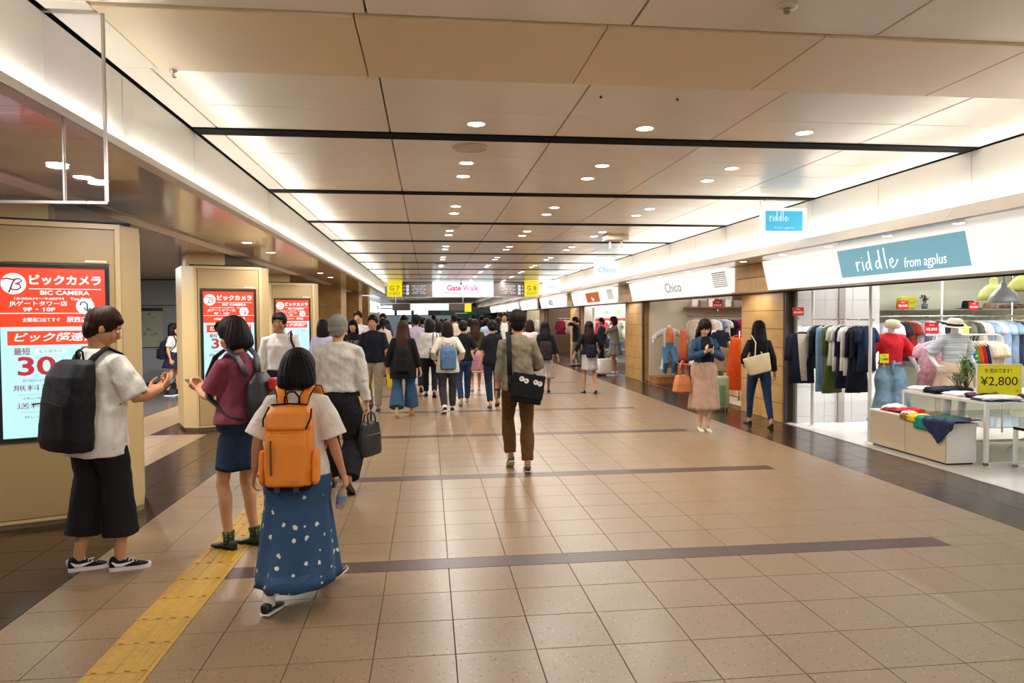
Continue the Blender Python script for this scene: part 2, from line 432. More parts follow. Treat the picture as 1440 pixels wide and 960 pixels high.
            if hk == 'long':
                ln = hair[2] if len(hair) > 2 else .42
                for sd in (-1, 1):
                    hb_.tube([HP(sd*.072, .0, .04), HP(sd*.083, -.002, -.04), HP(sd*.088, -.005, -.12), HP(sd*.075, -.02, -.2)], [(.022, .045), (.022, .045), (.026, .04), (.03, .03)], side=(1, 0, 0), n=10)
                a = HP(0, -.055, .02); b = HP(0, -.075, -.08); hb_.tube([a, b, U(0, -.115, 1.585-.2), U(0, -.125, 1.585-ln*.75), U(0, -.12, 1.585-ln)],
                    [(.08, .05), (.096, .045), (.105, .035), (.10, .028), (.07, .015)], side=(1, 0, 0), n=18)
            if hk in ('bun', 'pony'):
                hb_.ell(HP(0, -.05, -.02), (.075, .055, .06), H3)
                if hk == 'bun': hb_.ell(HP(0, -.115, -.02), (.038, .032, .038), H3)
                else: hb_.tube([HP(0, -.10, .0), HP(0, -.14, -.03), HP(0, -.135, -.12), HP(0, -.11, -.2)], [.02, .026, .026, .01], n=10)
        blob(hb_, 'hair', hairm(hcol), P, max(.006, voxel*.8), 3, streak=.0016)
    # ---- bottom garment
    if bottom:
        bk, bc = bottom['kind'], bottom['color']; bmat = bottom.get('mat') or cloth(bc); b = MB(); ease = bottom.get('ease', 1)*wide
        if bk in ('trousers', 'shorts', 'wide'):
            fr = bottom.get('len', 1.0)
            for (h, k, a) in kk:
                pts = [h+Vector((0, 0, .02)), h.lerp(k, .3), h.lerp(k, .7)]; rd = [.086*min(ease, 1.05), .094*ease, .078*ease]
                fl = bottom.get('flare', 1.0)
                if bk == 'shorts': pts += [k+(a-k)*(fr-.5)*2] if fr > .5 else []; rd += [.085*ease*fl] if fr > .5 else []
                elif bk == 'trousers': pts += [k, k.lerp(a, .4), k.lerp(a, .9*fr)]; rd += [.070*ease, .066*ease*fl, .054*ease*fl]
                else: pts += [k, k.lerp(a, .4), k.lerp(a, .8*fr)]; rd += [.095*ease, .11*ease, .12*ease*fl]
                b.tube(pts, rd, n=18)
            b.loft([[U(rx*wide*math.cos(2*math.pi*j/20), ry*math.sin(2*math.pi*j/20)+yy, z) for j in range(20)] for z, rx, ry, yy in ((.80, .13, .10, -.01), (.88, .165, .118, -.008), (.96, .158, .112, 0), (1.03, .138, .098, .003), (1.055, .136, .097, .003))])
            blob(b, {'trousers': 'trousers', 'shorts': 'shorts', 'wide': 'wide_trousers'}[bk], bmat, P, max(.008, voxel), 3, wr=.004 if voxel < .012 else .003, wscale=2.2)
        else:
            zt = bottom.get('waist', 1.05); zh = bottom['hem']; hem = bottom.get('flare', .22); npl = bottom.get('pleats', 9); amp = bottom.get('amp', .012)
            ys = [f.y for f in fpos]; ext = (max(ys)-min(ys)); cy = (max(ys)+min(ys))/2
            rr = []; N = 96; ns = 16
            for i in range(ns+1):
                t = i/ns; z = zt+(zh-zt)*t; e = t**.75
                rx = .135*wide+(hem-.135)*e + .045*math.sin(min(1, t*2.6)*math.pi)*(1-t); ry = .098+(hem*.82-.098)*e+.03*math.sin(min(1, t*2.6)*math.pi)*(1-t)+ext*.28*t*t*bottom.get('stride', 1)
                ring = []
                for j in range(N):
                    a = 2*math.pi*j/N; pl = 1+amp*6*t**.6*(.35+.65*math.sin(npl*a+1.3*math.sin(2*a)+.8*t)*(.7+.3*math.sin(3*a+t)))
                    q = U(0, 0, z) if t < .25 else U(0, 0, z).lerp(Vector((0, cy, z-drop*(1-t))), (t-.25)/.75)
                    zz = .006*math.sin(npl*a)*t
                    ring.append(q+Vector((rx*pl*math.cos(a), ry*pl*math.sin(a), zz)))
                rr.append(ring)
            last = rr[-1]; c = sum(last, Vector())/N
            rr.append([c+(q-c)*.96+Vector((0, 0, .004)) for q in last]); rr.append([c+(q-c)*.9+Vector((0, 0, .10)) for q in last])
            b.loft(rr); b.build('skirt', bmat, P, smooth=True)
    # ---- top garment
    if top:
        def torso_cloth(z0, g, mb_, hemx=1.0, zt=1.445, front=None):
            rr = []
            for z, rx, ry, yy in ((z0, .158, .112, 0), ((z0+1.02)/2, .152*(.98+.02*hemx), .112, .0), (1.06, .140, .103, .004), (1.2, .146, .110, .008), (1.29, .152, .112, .006), (1.345, .148, .100, 0), (1.39, .122, .082, -.004), (1.425, .092, .070, -.006), (zt, .066, .060, -.006)):
                q = hemx if z <= 1.06 else 1
                s2 = .90 if sex == 'f' and z > 1 else 1
                rr.append([U(rx*g*q*s2*wide*math.copysign(abs(math.cos(a))**.86, math.cos(a)), yy+ry*g*q*math.copysign(abs(math.sin(a))**.86, math.sin(a)), z) for a in [2*math.pi*j/28 for j in range(28)]])
            mb_.loft(rr)
        def sleeves(mb_, sl, r0, r1, bulge=1.0):
            for (s0, e, w_) in aa:
                r0_, r1_ = r0*m_*.93, r1*m_
                if sl <= .5: pts = [s0+(U(0, 0, 1.34)-s0)*.35, s0, s0.lerp(e, sl), s0.lerp(e, sl*2)]; rd = [r0_, r0_, (r0_+r1_)/2, r1_]
                else:
                    q = e.lerp(w_, (sl-.5)*2); pts = [s0+(U(0, 0, 1.34)-s0)*.35, s0, s0.lerp(e, .6), e, e.lerp(q, .5), q]; rd = [r0_, r0_, r0_*.92, r0_*.85*bulge, (r0_*.8+r1_)/2*bulge, r1_]
                mb_.tube(pts, rd, n=16)
        g = top.get('ease', 1.06); sl = top.get('sleeve', .4); tb = MB(); tm = top.get('mat') or cloth(top['color'])
        nm = top.get('name', 'shirt')
        torso_cloth(top.get('hem', .86), g, tb, top.get('hemx', 1.13 if top.get('hem', .86) < .95 else 1.0))
        if not top.get('vest'): sleeves(tb, sl if not top.get('coat') else .3, top.get('r0', .066)*(1 if not top.get('coat') else .9), top.get('r1', .072 if sl < .5 else .04)*(1 if not top.get('coat') else .9))
        if top.get('collar'): tb.tube([nb+Vector((0, -.002, .0)), nb.lerp(hb, .45)], [.068, .066], n=18)
        blob(tb, nm, tm, P, max(.008, voxel), 3, wr=top.get('wr', .0045), wscale=top.get('ws', 2.0))
        if top.get('coat'):
            c = top['coat']; cb = MB(); g2 = g*c.get('ease', 1.13)
            # open-front jacket: back and side shell
            outer = []; z0 = c.get('hem', .80)
            zs = [z0, (z0+1.02)/2, 1.06, 1.2, 1.29, 1.35, 1.40, 1.45]
            rxs = [.165*c.get('hemx', 1), .158, .148, .150, .155, .150, .122, .075]; rys = [.122*c.get('hemx', 1), .118, .110, .114, .116, .104, .088, .070]
            gap = math.radians(c.get('gap', 34)); A = [math.pi/2+gap+(2*math.pi-2*gap)*j/26 for j in range(27)]
            s2 = .94 if sex == 'f' else 1
            rr = []
            for z, rx, ry in zip(zs, rxs, rys):
                o_ = [U(rx*g2*s2*wide*math.cos(a), ry*g2*math.sin(a), z) for a in A]; i_ = [U(rx*(g2-.09)*s2*wide*math.cos(a), ry*(g2-.09)*math.sin(a), z) for a in A[::-1]]
                rr.append(o_+i_)
            cb.loft(rr); sleeves(cb, c.get('sleeve', .95), c.get('r0', .072), c.get('r1', .045), c.get('bulge', 1))
            blob(cb, c.get('name', 'jacket'), c.get('mat') or cloth(c['color']), P, max(.009, voxel), 2, wr=.004, wscale=2.2)
    # ---- shoes and socks
    if shoes:
        ks, cs, so = shoes[:3]; det = shoes[3] if len(shoes) > 3 else None
        for i, (h, k, a) in enumerate(kk):
            shoe(P, a, math.radians(feetyaw[i]), math.radians(feet[i][3]), ks, cs, so, det)
            if sock:
                sb = MB(); sb.tube([a+Vector((0, 0, -.03)), a+Vector((0, 0, .02)), a.lerp(k, sock[1])+Vector((0, 0, .02))], [.040, .040, .045], n=14); sb.build('sock', sock[2] if len(sock) > 2 else cloth(sock[0]), P, smooth=True)
    # scale to real height: scale every mesh vertex, not the object
    for o in list(P.children_recursive):
        if o.type == 'MESH' and not o.get('_s'):
            o.data.transform(Matrix.Scale(S, 4))
    info = dict(P=P, S=S, U=U, HP=HP, arms=aa, legs=kk, pos=pos, rot=rot, nb=nb, drop=drop, voxel=voxel)
    return info

def worn(info, name, label, cat, c, group=None):
    """a thing carried by a person: own root at local point c (1.70 m units); returns root and local matrix"""
    S = info['S']; rz = math.radians(info['rot']); c = Vector(c)*S
    w_ = Matrix.Translation((info['pos'][0], info['pos'][1], 0)) @ Matrix.Rotation(rz, 4, 'Z') @ c
    e = empty(name, label, cat, w_, rz, group)
    return e, Matrix.Translation(-c) @ Matrix.Scale(S, 4)
def apply_(o, M):
    o.data.transform(M); return o

def backpack(info, label, col, w=.28, h=.42, d=.14, z1=1.38, strap='#1a1a1c', strapw=.028, acc=None, mtl=None, kind='day', group=None, pocket=True):
    U = info['U']; root, M = worn(info, 'backpack', label, 'backpack', U(0, -.12-d/2, z1-h), group); m = mtl or cloth(col); y0 = -.105; vx = max(.007, info['voxel']*.7)
    b = MB(); rings = []
    for t, sw, sd_ in ((0, .80, .75), (.04, .95, .95), (.15, 1, 1.0), (.5, .98, .98), (.8, .93, .85), (.95, .82, .62), (1, .62, .42)):
        z = z1-h+h*t; hw = w/2*sw; dd = d*sd_
        rings.append([U(math.copysign(abs(math.cos(a))**.55, math.cos(a))*hw, y0-dd/2+math.copysign(abs(math.sin(a))**.6, math.sin(a))*dd/2, z) for a in [2*math.pi*j/24 for j in range(24)]])
    b.loft(rings); o = blob(b, 'bag_body', m, root, vx, 2, wr=.003, wscale=2.5)
    apply_(o, M)
    if pocket: b = MB(); b.loft([[U(math.copysign(abs(math.cos(a))**.5, math.cos(a))*w*.42*s, y0-d-.012+math.copysign(abs(math.sin(a))**.6, math.sin(a))*.028*s, z1-h+h*t) for a in [2*math.pi*j/20 for j in range(20)]] for t, s in ((.04, .8), (.08, 1), (.45, .98), (.52, .85))])
    if pocket: apply_(blob(b, 'front_pocket', m, root, vx, 2, wr=.002, wscale=3), M)
    for sd in (-1, 1):
        q = sd*.085
        b = MB(); b.tube([U(q*.8, y0-.02, z1-.03), U(q, -.085, min(z1+.05, 1.40)), U(q*1.1, -.02, 1.452), U(q*1.25, .07, 1.41), U(q*1.5, .125, 1.30), U(q*1.65, .12, 1.20), U(q*1.75, .02, 1.08), U(q*1.5, -.09, z1-h+.05)], (strapw, .006), side=(1, 0, 0), n=8, p=3)
        apply_(b.build('shoulder_strap', cloth(strap), root, smooth=True), M)
    b = MB(); b.tube([U(-.03, y0-.02, z1-.01), U(-.028, y0-.03, z1+.05), U(0, y0-.03, z1+.065), U(.028, y0-.03, z1+.05), U(.03, y0-.02, z1-.01)], (.008, .004), side=(0, 1, 0), n=8)
    apply_(b.build('grab_handle', cloth(strap if acc is None else acc), root, smooth=True), M)
    b = MB(); b.tube([U(-w*.36, y0-d-.036, z1-h*.5), U(0, y0-d-.040, z1-h*.47), U(w*.36, y0-d-.036, z1-h*.5)], .004, n=6)
    apply_(b.build('zipper', plastic('#0d0d0f' if acc is None else acc, .4), root), M)
    return root, M
# ------------------------------------------------------------------ projection helper (only to decide which pieces are near enough to be built singly)
def in_view(x, y, z, m=60):
    v = np.array([x, y, z-CAM_H]); c = np.array([_X, _Y, _Z]).T @ v
    if c[2] > -.5: return False
    px = 720-1000*c[0]/c[2]; py = 480+1000*c[1]/c[2]
    return -m < px < 1440+m and -m < py < 960+m

# ------------------------------------------------------------------ surface materials
def tile_mat(key, base, dark, light, rough, speck=.5, scale=70, coat=0):
    m = bpy.data.materials.new(key); m.use_nodes = True; nt = m.node_tree; b = nt.nodes['Principled BSDF']; L = nt.links.new
    g = nt.nodes.new('ShaderNodeNewGeometry')
    v = nt.nodes.new('ShaderNodeTexVoronoi'); v.inputs['Scale'].default_value = scale; v.inputs['Randomness'].default_value = 1; L(g.outputs['Position'], v.inputs['Vector'])
    th = nt.nodes.new('ShaderNodeMath'); th.operation = 'LESS_THAN'; L(v.outputs['Distance'], th.inputs[0]); th.inputs[1].default_value = .26
    sp = nt.nodes.new('ShaderNodeSeparateColor'); L(v.outputs['Color'], sp.inputs[0])
    gt = nt.nodes.new('ShaderNodeMath'); gt.operation = 'GREATER_THAN'; L(sp.outputs[0], gt.inputs[0]); gt.inputs[1].default_value = .62
    mu = nt.nodes.new('ShaderNodeMath'); mu.operation = 'MULTIPLY'; L(th.outputs[0], mu.inputs[0]); L(gt.outputs[0], mu.inputs[1])
    mc = nt.nodes.new('ShaderNodeMix'); mc.data_type = 'RGBA'; mc.inputs[6].default_value = (*lin(dark), 1); mc.inputs[7].default_value = (*lin(light), 1)
    gl = nt.nodes.new('ShaderNodeMath'); gl.operation = 'GREATER_THAN'; L(sp.outputs[1], gl.inputs[0]); gl.inputs[1].default_value = .7; L(gl.outputs[0], mc.inputs[0])
    n = nt.nodes.new('ShaderNodeTexNoise'); n.inputs['Scale'].default_value = 2.2; n.inputs['Detail'].default_value = 6; L(g.outputs['Position'], n.inputs['Vector'])
    r = nt.nodes.new('ShaderNodeValToRGB'); c = lin(base); r.color_ramp.elements[0].position = .35; r.color_ramp.elements[1].position = .65
    r.color_ramp.elements[0].color = (*[q*.985 for q in c], 1); r.color_ramp.elements[1].color = (*[q*1.015 for q in c], 1); L(n.outputs[0], r.inputs[0])
    ms = nt.nodes.new('ShaderNodeMix'); ms.data_type = 'RGBA'; L(r.outputs[0], ms.inputs[6]); L(mc.outputs[2], ms.inputs[7])
    sc = nt.nodes.new('ShaderNodeMath'); sc.operation = 'MULTIPLY'; L(mu.outputs[0], sc.inputs[0]); sc.inputs[1].default_value = speck; L(sc.outputs[0], ms.inputs[0])
    L(ms.outputs[2], b.inputs['Base Color']); b.inputs['Roughness'].default_value = rough; b.inputs['Specular IOR Level'].default_value = .36
    n2 = nt.nodes.new('ShaderNodeTexNoise'); n2.inputs['Scale'].default_value = 9; L(g.outputs['Position'], n2.inputs['Vector'])
    mr = nt.nodes.new('ShaderNodeMapRange'); mr.inputs['To Min'].default_value = rough*.96; mr.inputs['To Max'].default_value = rough*1.05; L(n2.outputs[0], mr.inputs[0]); L(mr.outputs[0], b.inputs['Roughness'])
    if coat: b.inputs['Coat Weight'].default_value = coat; b.inputs['Coat Roughness'].default_value = .12
    return m
FT = tile_mat('terrazzo_tan', '#826b50', '#442e1e', '#ab9272', .30, .75, 48)
FB = tile_mat('terrazzo_brown', '#352317', '#22150e', '#5f4534', .2, .5, 90)
FS = tile_mat('terrazzo_strip', '#432f27', '#271a14', '#5c463a', .36, .5, 90)
FW = tile_mat('marble_white', '#cdc6bd', '#b5aca2', '#e2ddd6', .12, .3, 20)
FG = tile_mat('floor_dark_grey', '#4a4541', '#2c2927', '#605a55', .2, .4, 90)
GROUT = mat('grout', '#5c4634', .9)
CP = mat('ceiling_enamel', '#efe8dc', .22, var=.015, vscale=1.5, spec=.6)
CPY = mat('ceiling_hatch_enamel', '#e6d2ae', .36, var=.02, vscale=1.2)
DARK = mat('recess_black', '#0b0a0a', .7)
FASC = mat('fascia_enamel', '#dad7d0', .35)
LIP = mat('lip_enamel', '#d4ccc2', .4)
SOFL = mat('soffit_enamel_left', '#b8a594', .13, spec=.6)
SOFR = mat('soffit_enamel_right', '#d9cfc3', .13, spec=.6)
PILL = mat('pillar_cream', '#baa172', .38)
PILF = mat('pillar_panel', '#9c8358', .42)
def stone_mat():
    m = mat('travertine', '#b98f52', .45, var=.16, vscale=3.2, bump=.08, bscale=40); return m
STONE = stone_mat()
WHITEW = mat('white_wall', '#d6d2cc', .45, var=.02, vscale=3)
SAGE = mat('sage_wall', '#cbc9b2', .6)
STEEL = metal('#b9b9b9', .22); CHROME = metal('#dddddd', .12); WPAINT = mat('white_paint', '#dedad2', .35)
GLASS = mat('clear_glass', '#f2fbf8', .02, trans=1)

# ------------------------------------------------------------------ floor
fl = MB(); fl.box(-12, 12, -6, 76, -.08, -.008); floor = struct(fl.build('floor', GROUT))
_tc = {}
def tile(name, x0, x1, y0, y1, m, t=.012, g=.0022, z=0):
    key = (name, round(x1-x0, 3), round(y1-y0, 3), m.name)
    if key not in _tc:
        b = MB(); w_, d_ = x1-x0-2*g, y1-y0-2*g; c = .0012
        b.loft([[Vector((sx*(w_/2-i), sy*(d_/2-i), zz)) for sx, sy in ((-1, -1), (1, -1), (1, 1), (-1, 1))] for zz, i in ((-t, 0), (-c, 0), (0, c))])
        me = b.mesh(name); me.materials.append(m); _tc[key] = me
    o = link(name, _tc[key], None, floor); o.location = ((x0+x1)/2, (y0+y1)/2, z); return o
XE = [-2.28+.4*i for i in range(18)]
cells = []
ye = []
y = 4.85-2.6*2
while y < 74:
    for k in range(6): ye.append((y+.4*k, y+.4*k+.4, 0))
    ye.append((y+2.4, y+2.6, 1)); y += 2.6
strips = []
for y0, y1, st in ye:
    for i in range(17):
        x0, x1 = XE[i], XE[i+1]
        if y0 > 40 and i % 2: continue
        if st and 1 < i < 15: continue          # under the dark strip
        if y0 < 1.2: continue
        cells.append((x0, x1 if y0 <= 40 else min(x1+.4, 4.52), y0, y1))
    if st: strips.append((y0, y1))
cells.sort(key=lambda c: (c[2]*c[2]+((c[0]+c[1])/2-.8)**2*.3))
near = []; far = []
for c in cells:
    if len(near) < 290 and any(in_view(x, y, 0, 0) for x in c[:2] for y in c[2:]): near.append(c)
    elif c[3] < 2.0: continue
    else: far.append(c)
for c in near: tile('floor_tile', *c, FT)
b = MB()
for x0, x1, y0, y1 in far: b.box(x0+.0022, x1-.0022, y0+.0022, y1-.0022, -.012, 0)
b.build('floor_tile_field', FT, floor, kind='stuff')
for y0, y1 in strips:
    if y0 < 1.5: continue
    tile('dark_strip', -1.30, 3.72, y0, y1, FS); tile('narrow_tile', -1.48, -1.30, y0, y1, FT)
# polished brown borders
far = MB(); n = 0
def border(x0, x1, y0, y1, name='border_tile', m=FB, sx=.46, sy=.4):
    global n
    nx = max(1, round((x1-x0)/sx)); ny = max(1, round((y1-y0)/sy))
    for j in range(ny):
        for i in range(nx):
            a = (x0+(x1-x0)*i/nx, x0+(x1-x0)*(i+1)/nx, y0+(y1-y0)*j/ny, y0+(y1-y0)*(j+1)/ny)
            if a[3] < 11.5 and in_view((a[0]+a[1])/2, (a[2]+a[3])/2, 0, 10) and n < 290: tile(name, *a, m); n += 1
            else: far.cur = {FB: 0, FT: 1, FW: 2, FG: 3}[m]; far.box(a[0]+.002, a[1]-.002, a[2]+.002, a[3]-.002, -.012, 0)
border(4.52, 5.44, 2, 72); border(-3.17, -2.28, 1, 72)
for k in range(13):      # brown bays under the pillars, tan bays between them
    y = 5.2*k+.2
    border(-3.97, -3.17, y, y+2.6); border(-3.97, -3.17, y+2.6, y+5.2, 'passage_tile', FT, .4, .4)
border(-4.77, -3.97, 4, 72, 'passage_tile', FT, .4, .65)
border(-11.8, -4.77, 4, 11, 'passage_tile', FT, .7, .7); border(-11.8, -4.77, 11, 72, 'passage_dark_tile', FG, .9, .9)
border(5.44, 11.8, 0, 11.9, 'shop_floor_tile', FW, .6, .6); border(5.44, 11.8, 11.9, 72, 'shop_floor_tile', FB, .9, .9)
far.build('border_tile_field', [FB, FT, FW, FG], floor, kind='stuff')
tk = MB(); tk.box(5.435, 5.455, 0, 72, -.01, .004); tk.build('threshold_strip', metal('#8f8a80', .35), floor)
# tactile guide
YEL = mat('tactile_yellow', '#a37a10', .5, var=.14, vscale=25, bump=.2, bscale=120)
b = MB(); b.box(-.1485, .1485, -.1485, .1485, 0, .003)
for i in range(4):
    x = -.111+i*.074; b.prism([(x-.017, .003), (x+.017, .003), (x+.011, .008), (x-.011, .008)], -.138, .138, axis='y')
tm = b.mesh('tactile_tile'); tm.materials.append(YEL)
for k in range(120):
    y = 2.1+.3*k
    if y > 36: break
    o = link('tactile_tile', tm, None, floor); o.location = (-1.45, y, .0005)

ORD = 'first second third fourth fifth sixth seventh eighth ninth tenth eleventh twelfth thirteenth fourteenth'.split()
# ------------------------------------------------------------------ hall ceiling
c = MB(); c.box(-1.9, 4.95, -6, 72, 3.16, 3.24); ceiling = struct(c.build('ceiling', DARK))
CE = [-1.765, -1.58, -.28, 1.02, 2.32, 3.62, 4.735]
_pc = {}
def cpanel(x0, x1, y0, y1, m=CP, z=3.1, g=.005):
    key = (round(x1-x0, 3), round(y1-y0, 3), m.name)
    if key not in _pc:
        b = MB(); w_, d_ = (x1-x0)/2-g, (y1-y0)/2-g*.5; e = .003
        b.loft([[Vector((sx*(w_-i), sy*(d_-i), zz)) for sx, sy in ((-1, -1), (-1, 1), (1, 1), (1, -1))] for zz, i in ((0, e), (e, 0), (.03, 0))])
        me = b.mesh('ceiling_panel'); me.materials.append(m); _pc[key] = me
    o = link('ceiling_panel', _pc[key], None, ceiling); o.location = ((x0+x1)/2, (y0+y1)/2, z); return o
HATCH = [-1.53, -.34, .90, 2.05, 3.25, 4.735]
for i in range(6):
    x0, x1 = CE[i], CE[i+1]
    for y0, y1 in ((1.5, 2.4), (2.4, 3.5), (4.38, 5.07), (5.07, 5.67)): cpanel(x0, x1, y0, y1)
cpanel(-1.765, -1.535, 3.5, 4.38)
for i in range(5): cpanel(HATCH[i], HATCH[i+1], 3.51, 4.37, CPY, 3.088, .003 if i else .004)
fb = MB()
for k in range(26):
    Y0 = 5.87+2.6*k
    if Y0 > 70: break
    for r in range(4):
        for i in range(6):
            if k < 7: cpanel(CE[i], CE[i+1], Y0+.6*r, Y0+.6*r+.6)
            else: fb.box(CE[i]+.004, CE[i+1]-.004, Y0+.6*r+.003, Y0+.6*r+.597, 3.1, 3.13)
for i in range(6): fb.box(CE[i]+.004, CE[i+1]-.004, -6, 1.49, 3.1, 3.13)
fb.build('ceiling_panel_field', CP, ceiling, kind='stuff')
b = MB()
for k in range(26): b.box(-1.76, 4.73, 5.675+2.6*k, 5.862+2.6*k, 3.092, 3.15)
b.build('slot_blade', mat('slot_black', '#050506', .8, spec=.1), ceiling)

def downlight(x, y, z, r=.065, name='downlight', label='round recessed downlight with white ring in the hall ceiling', group='downlights in the hall ceiling', e=26, col='#fff0dc'):
    t = empty(name, label, 'downlight', (x, y, z), 0, group)
    if 'ring' not in _pc:
        b = MB(); b.lathe([(1.0, 0), (1.0, -.06), (1.16, -.04), (1.2, 0)], n=28); _pc['ring'] = b.mesh('ring', True); _pc['ring'].materials.append(plastic('#d8d0c6', .4))
        b = MB(); b.lathe([(.01, -.02), (1.0, -.02), (1.0, 0), (.01, 0)], n=28); _pc['lens'] = b.mesh('lens'); _pc['lens'].materials.append(glow(col, e))
    o = link('ring', _pc['ring'], None, t); o.scale = (r, r, r); o = link('lens', _pc['lens'], None, t); o.scale = (r, r, r)
    return t
for x in DL_X:
    row = {.37: 'left', 1.67: 'middle', 2.97: 'right'}[x]
    downlight(x, 5.37, 3.1, label='single round ceiling downlight of the %s row, just before the first dark slot' % row)
    for k in range(14):
        for d, w_ in ((0, 'nearer'), (.63, 'farther')):
            downlight(x, 6.72+2.6*k+d, 3.1, label='%s of the %s-row ceiling downlight pair beyond the %s dark slot' % (w_, row, ORD[k]))
for y in (6.1, 11.3, 19.1):
    t = empty('speaker_grille', 'large round cream ceiling grille near the %s dark slot' % {6.1: 'first', 11.3: 'third', 19.1: 'sixth'}[y], 'ceiling speaker', (.37, y, 3.1))
    b = MB(); b.lathe([(.15, 0), (.155, -.012), (.135, -.02), (.13, -.012)], n=32); b.build('rim', plastic('#cfc2ac'), t, smooth=True)
    b = MB()
    for r in (.12, .09, .06, .03): b.lathe([(r, -.004), (r, -.012), (r-.018, -.014), (r-.02, -.004)], n=28)
    b.build('louvre', plastic('#c9bba4'), t)
def sensor(x, y, lab, cat='ceiling sensor', r=.05, z=3.1):
    t = empty('ceiling_sensor', lab, cat, (x, y, z))
    b = MB(); b.lathe([(r, 0), (r*.95, -.012), (r*.5, -.016), (.001, -.016)]); b.build('base', plastic('#d9d0c2'), t, smooth=True)
    b = MB(); b.ell((0, 0, -.022), (r*.4, r*.4, .018)); b.build('dome', metal('#9a948c', .3), t, smooth=True)
sensor(1.68, 3.2, 'small round ceiling sensor nearest the camera with steel dome')
for x, y, l in ((.97+.17, 4.62, 'tiny nozzle left of the first downlight row'), (1.66, 4.62, 'tiny nozzle above the first downlight row')):
    t = empty('nozzle', l, 'nozzle', (x, y, 3.1)); b = MB(); b.lathe([(.008, 0), (.008, -.012), (.003, -.016)], n=10); b.build('tip', metal('#55504a', .4), t)
t = empty('sprinkler', 'small chrome sprinkler head at the corner of the beige hatch', 'sprinkler', (-1.45, 4.36, 3.088))
b = MB(); b.lathe([(.022, 0), (.02, -.008), (.007, -.012), (.007, -.035), (.016, -.038), (.016, -.042), (.001, -.044)], n=14); b.build('head', CHROME, t, smooth=True)
t = empty('ceiling_projector', 'small beige box with two brackets under the right side of the ceiling', 'ceiling unit', (3.3, 12.3, 3.1))
b = MB(); b.box(-.2, .2, -.15, .15, -.1, 0); bevel(b.build('case', plastic('#cdbfa6'), t), .01)
for s in (-.1, .1): b = MB(); b.box(s-.012, s+.012, -.03, .03, -.22, -.1); b.box(s-.012, s+.012, -.03, .03, -.235, -.215); b.build('bracket', plastic('#cdbfa6'), t)

# ------------------------------------------------------------------ fascias with their light troughs, soffits
def fascia(name, X, sgn, lipx, z_lo, ends, label_side):
    b = MB(); b.box(min(X+sgn*.02, X+sgn*.07), max(X+sgn*.02, X+sgn*.07), ends[0], ends[1], 2.67, 3.2); f = struct(b.build(name, DARK))
    y = ends[0]; y0 = 5.77
    while y0 > ends[0]: y0 -= 1.3
    fb = MB(); k = 0
    while y0 < ends[1]:
        a, c_ = max(y0, ends[0])+.006, min(y0+1.3, ends[1])-.006
        if c_ > a:
            if y0 < 20 and c_ > 1.5:
                q = MB(); q.box(min(X, X+sgn*.02), max(X, X+sgn*.02), a, c_, z_lo, 3.085); q.build('fascia_panel', FASC, f)
            else: fb.box(min(X, X+sgn*.02), max(X, X+sgn*.02), a, c_, z_lo, 3.085)
        y0 += 1.3
    fb.build('fascia_panel_field', FASC, f, kind='stuff')
    return f
tr1 = fascia('trim_1', 4.745, 1, 4.6, 2.58, (-4, 71), 'right')
tr2 = fascia('trim_2', -1.775, -1, -1.7, 2.62, (-4, 30), 'left')
# right lip: slanting outer face with joints each 1.3 m
y0 = -.73
fb = MB()
while y0 < 70:
    q = MB() if 1 < y0 < 20 else fb
    q.prism([(4.50, 2.478), (4.56, 2.472), (4.69, 2.60), (4.665, 2.612), (4.604, 2.606)], y0+.003, y0+1.297, axis='y')
    if q is not fb: q.build('lip_panel', LIP, tr1)
    y0 += 1.3
fb.build('lip_panel_field', LIP, tr1, kind='stuff')
b = MB(); b.box(4.67, 4.78, -4, 71, 2.575, 2.59); b.build('trough_floor', LIP, tr1)
b = MB()
for k in range(18): b.box(4.695, 4.72, -3.9+4*k, -3.9+4*k+3.9, 2.591, 2.60)
b.build('trough_tube', glow('#fff6e4', 9), tr1)
# left lip
b = MB(); b.prism([(-1.69, 2.605), (-1.70, 2.655), (-1.715, 2.655), (-1.72, 2.61)], -4, 30, axis='y'); b.box(-1.78, -1.7, -4, 30, 2.605, 2.63); b.build('lip', LIP, tr2)
b = MB(); b.box(-1.765, -1.735, -3.9, 29.8, 2.631, 2.64); b.build('trough_tube', glow('#fff4d8', 7), tr2)
# soffits
b = MB(); b.box(-12, -1.80, -4, 30, 2.66, 2.74); sl = struct(b.build('ceiling', DARK))
edges = [-1.72, -2.73]; 
yy = -.4; fb = MB()
while yy < 30:
    for x0, x1 in ((-2.72, -1.725), ):
        q = MB() if 2 < yy < 13 else fb
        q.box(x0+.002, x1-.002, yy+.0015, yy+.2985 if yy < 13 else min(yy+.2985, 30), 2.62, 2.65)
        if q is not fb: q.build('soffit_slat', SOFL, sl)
    yy += .3
fb.build('soffit_slat_field', SOFL, sl, kind='stuff')
fb = MB(); yy = -.9
while yy < 30:
    q = MB() if 3.5 < yy < 16 else fb
    q.prism([(-2.73, 2.60), (-2.92, 2.60), (-2.92, 2.65), (-2.73, 2.65)][::-1], yy+.002, yy+1.298, axis='y')
    if q is not fb: q.build('border_trim', LIP, sl)
    yy += 1.3
fb.build('border_trim_field', LIP, sl, kind='stuff')
fb = MB(); yy = 1.0
while yy < 30:
    fb.box(-11.9, -2.925, yy+.002, yy+.148, 2.62, 2.65); yy += .15
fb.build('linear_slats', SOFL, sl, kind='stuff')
b = MB(); b.box(4.82, 11.9, -4, 71, 2.56, 2.66); sr = struct(b.build('ceiling', DARK))
fb = MB(); yy = -.73
while yy < 70:
    q = MB() if 3 < yy < 18 else fb
    q.box(4.56, 5.12, yy+.002, yy+.648, 2.476, 2.53)
    if q is not fb: q.build('soffit_panel', SOFR, sr)
    yy += .65
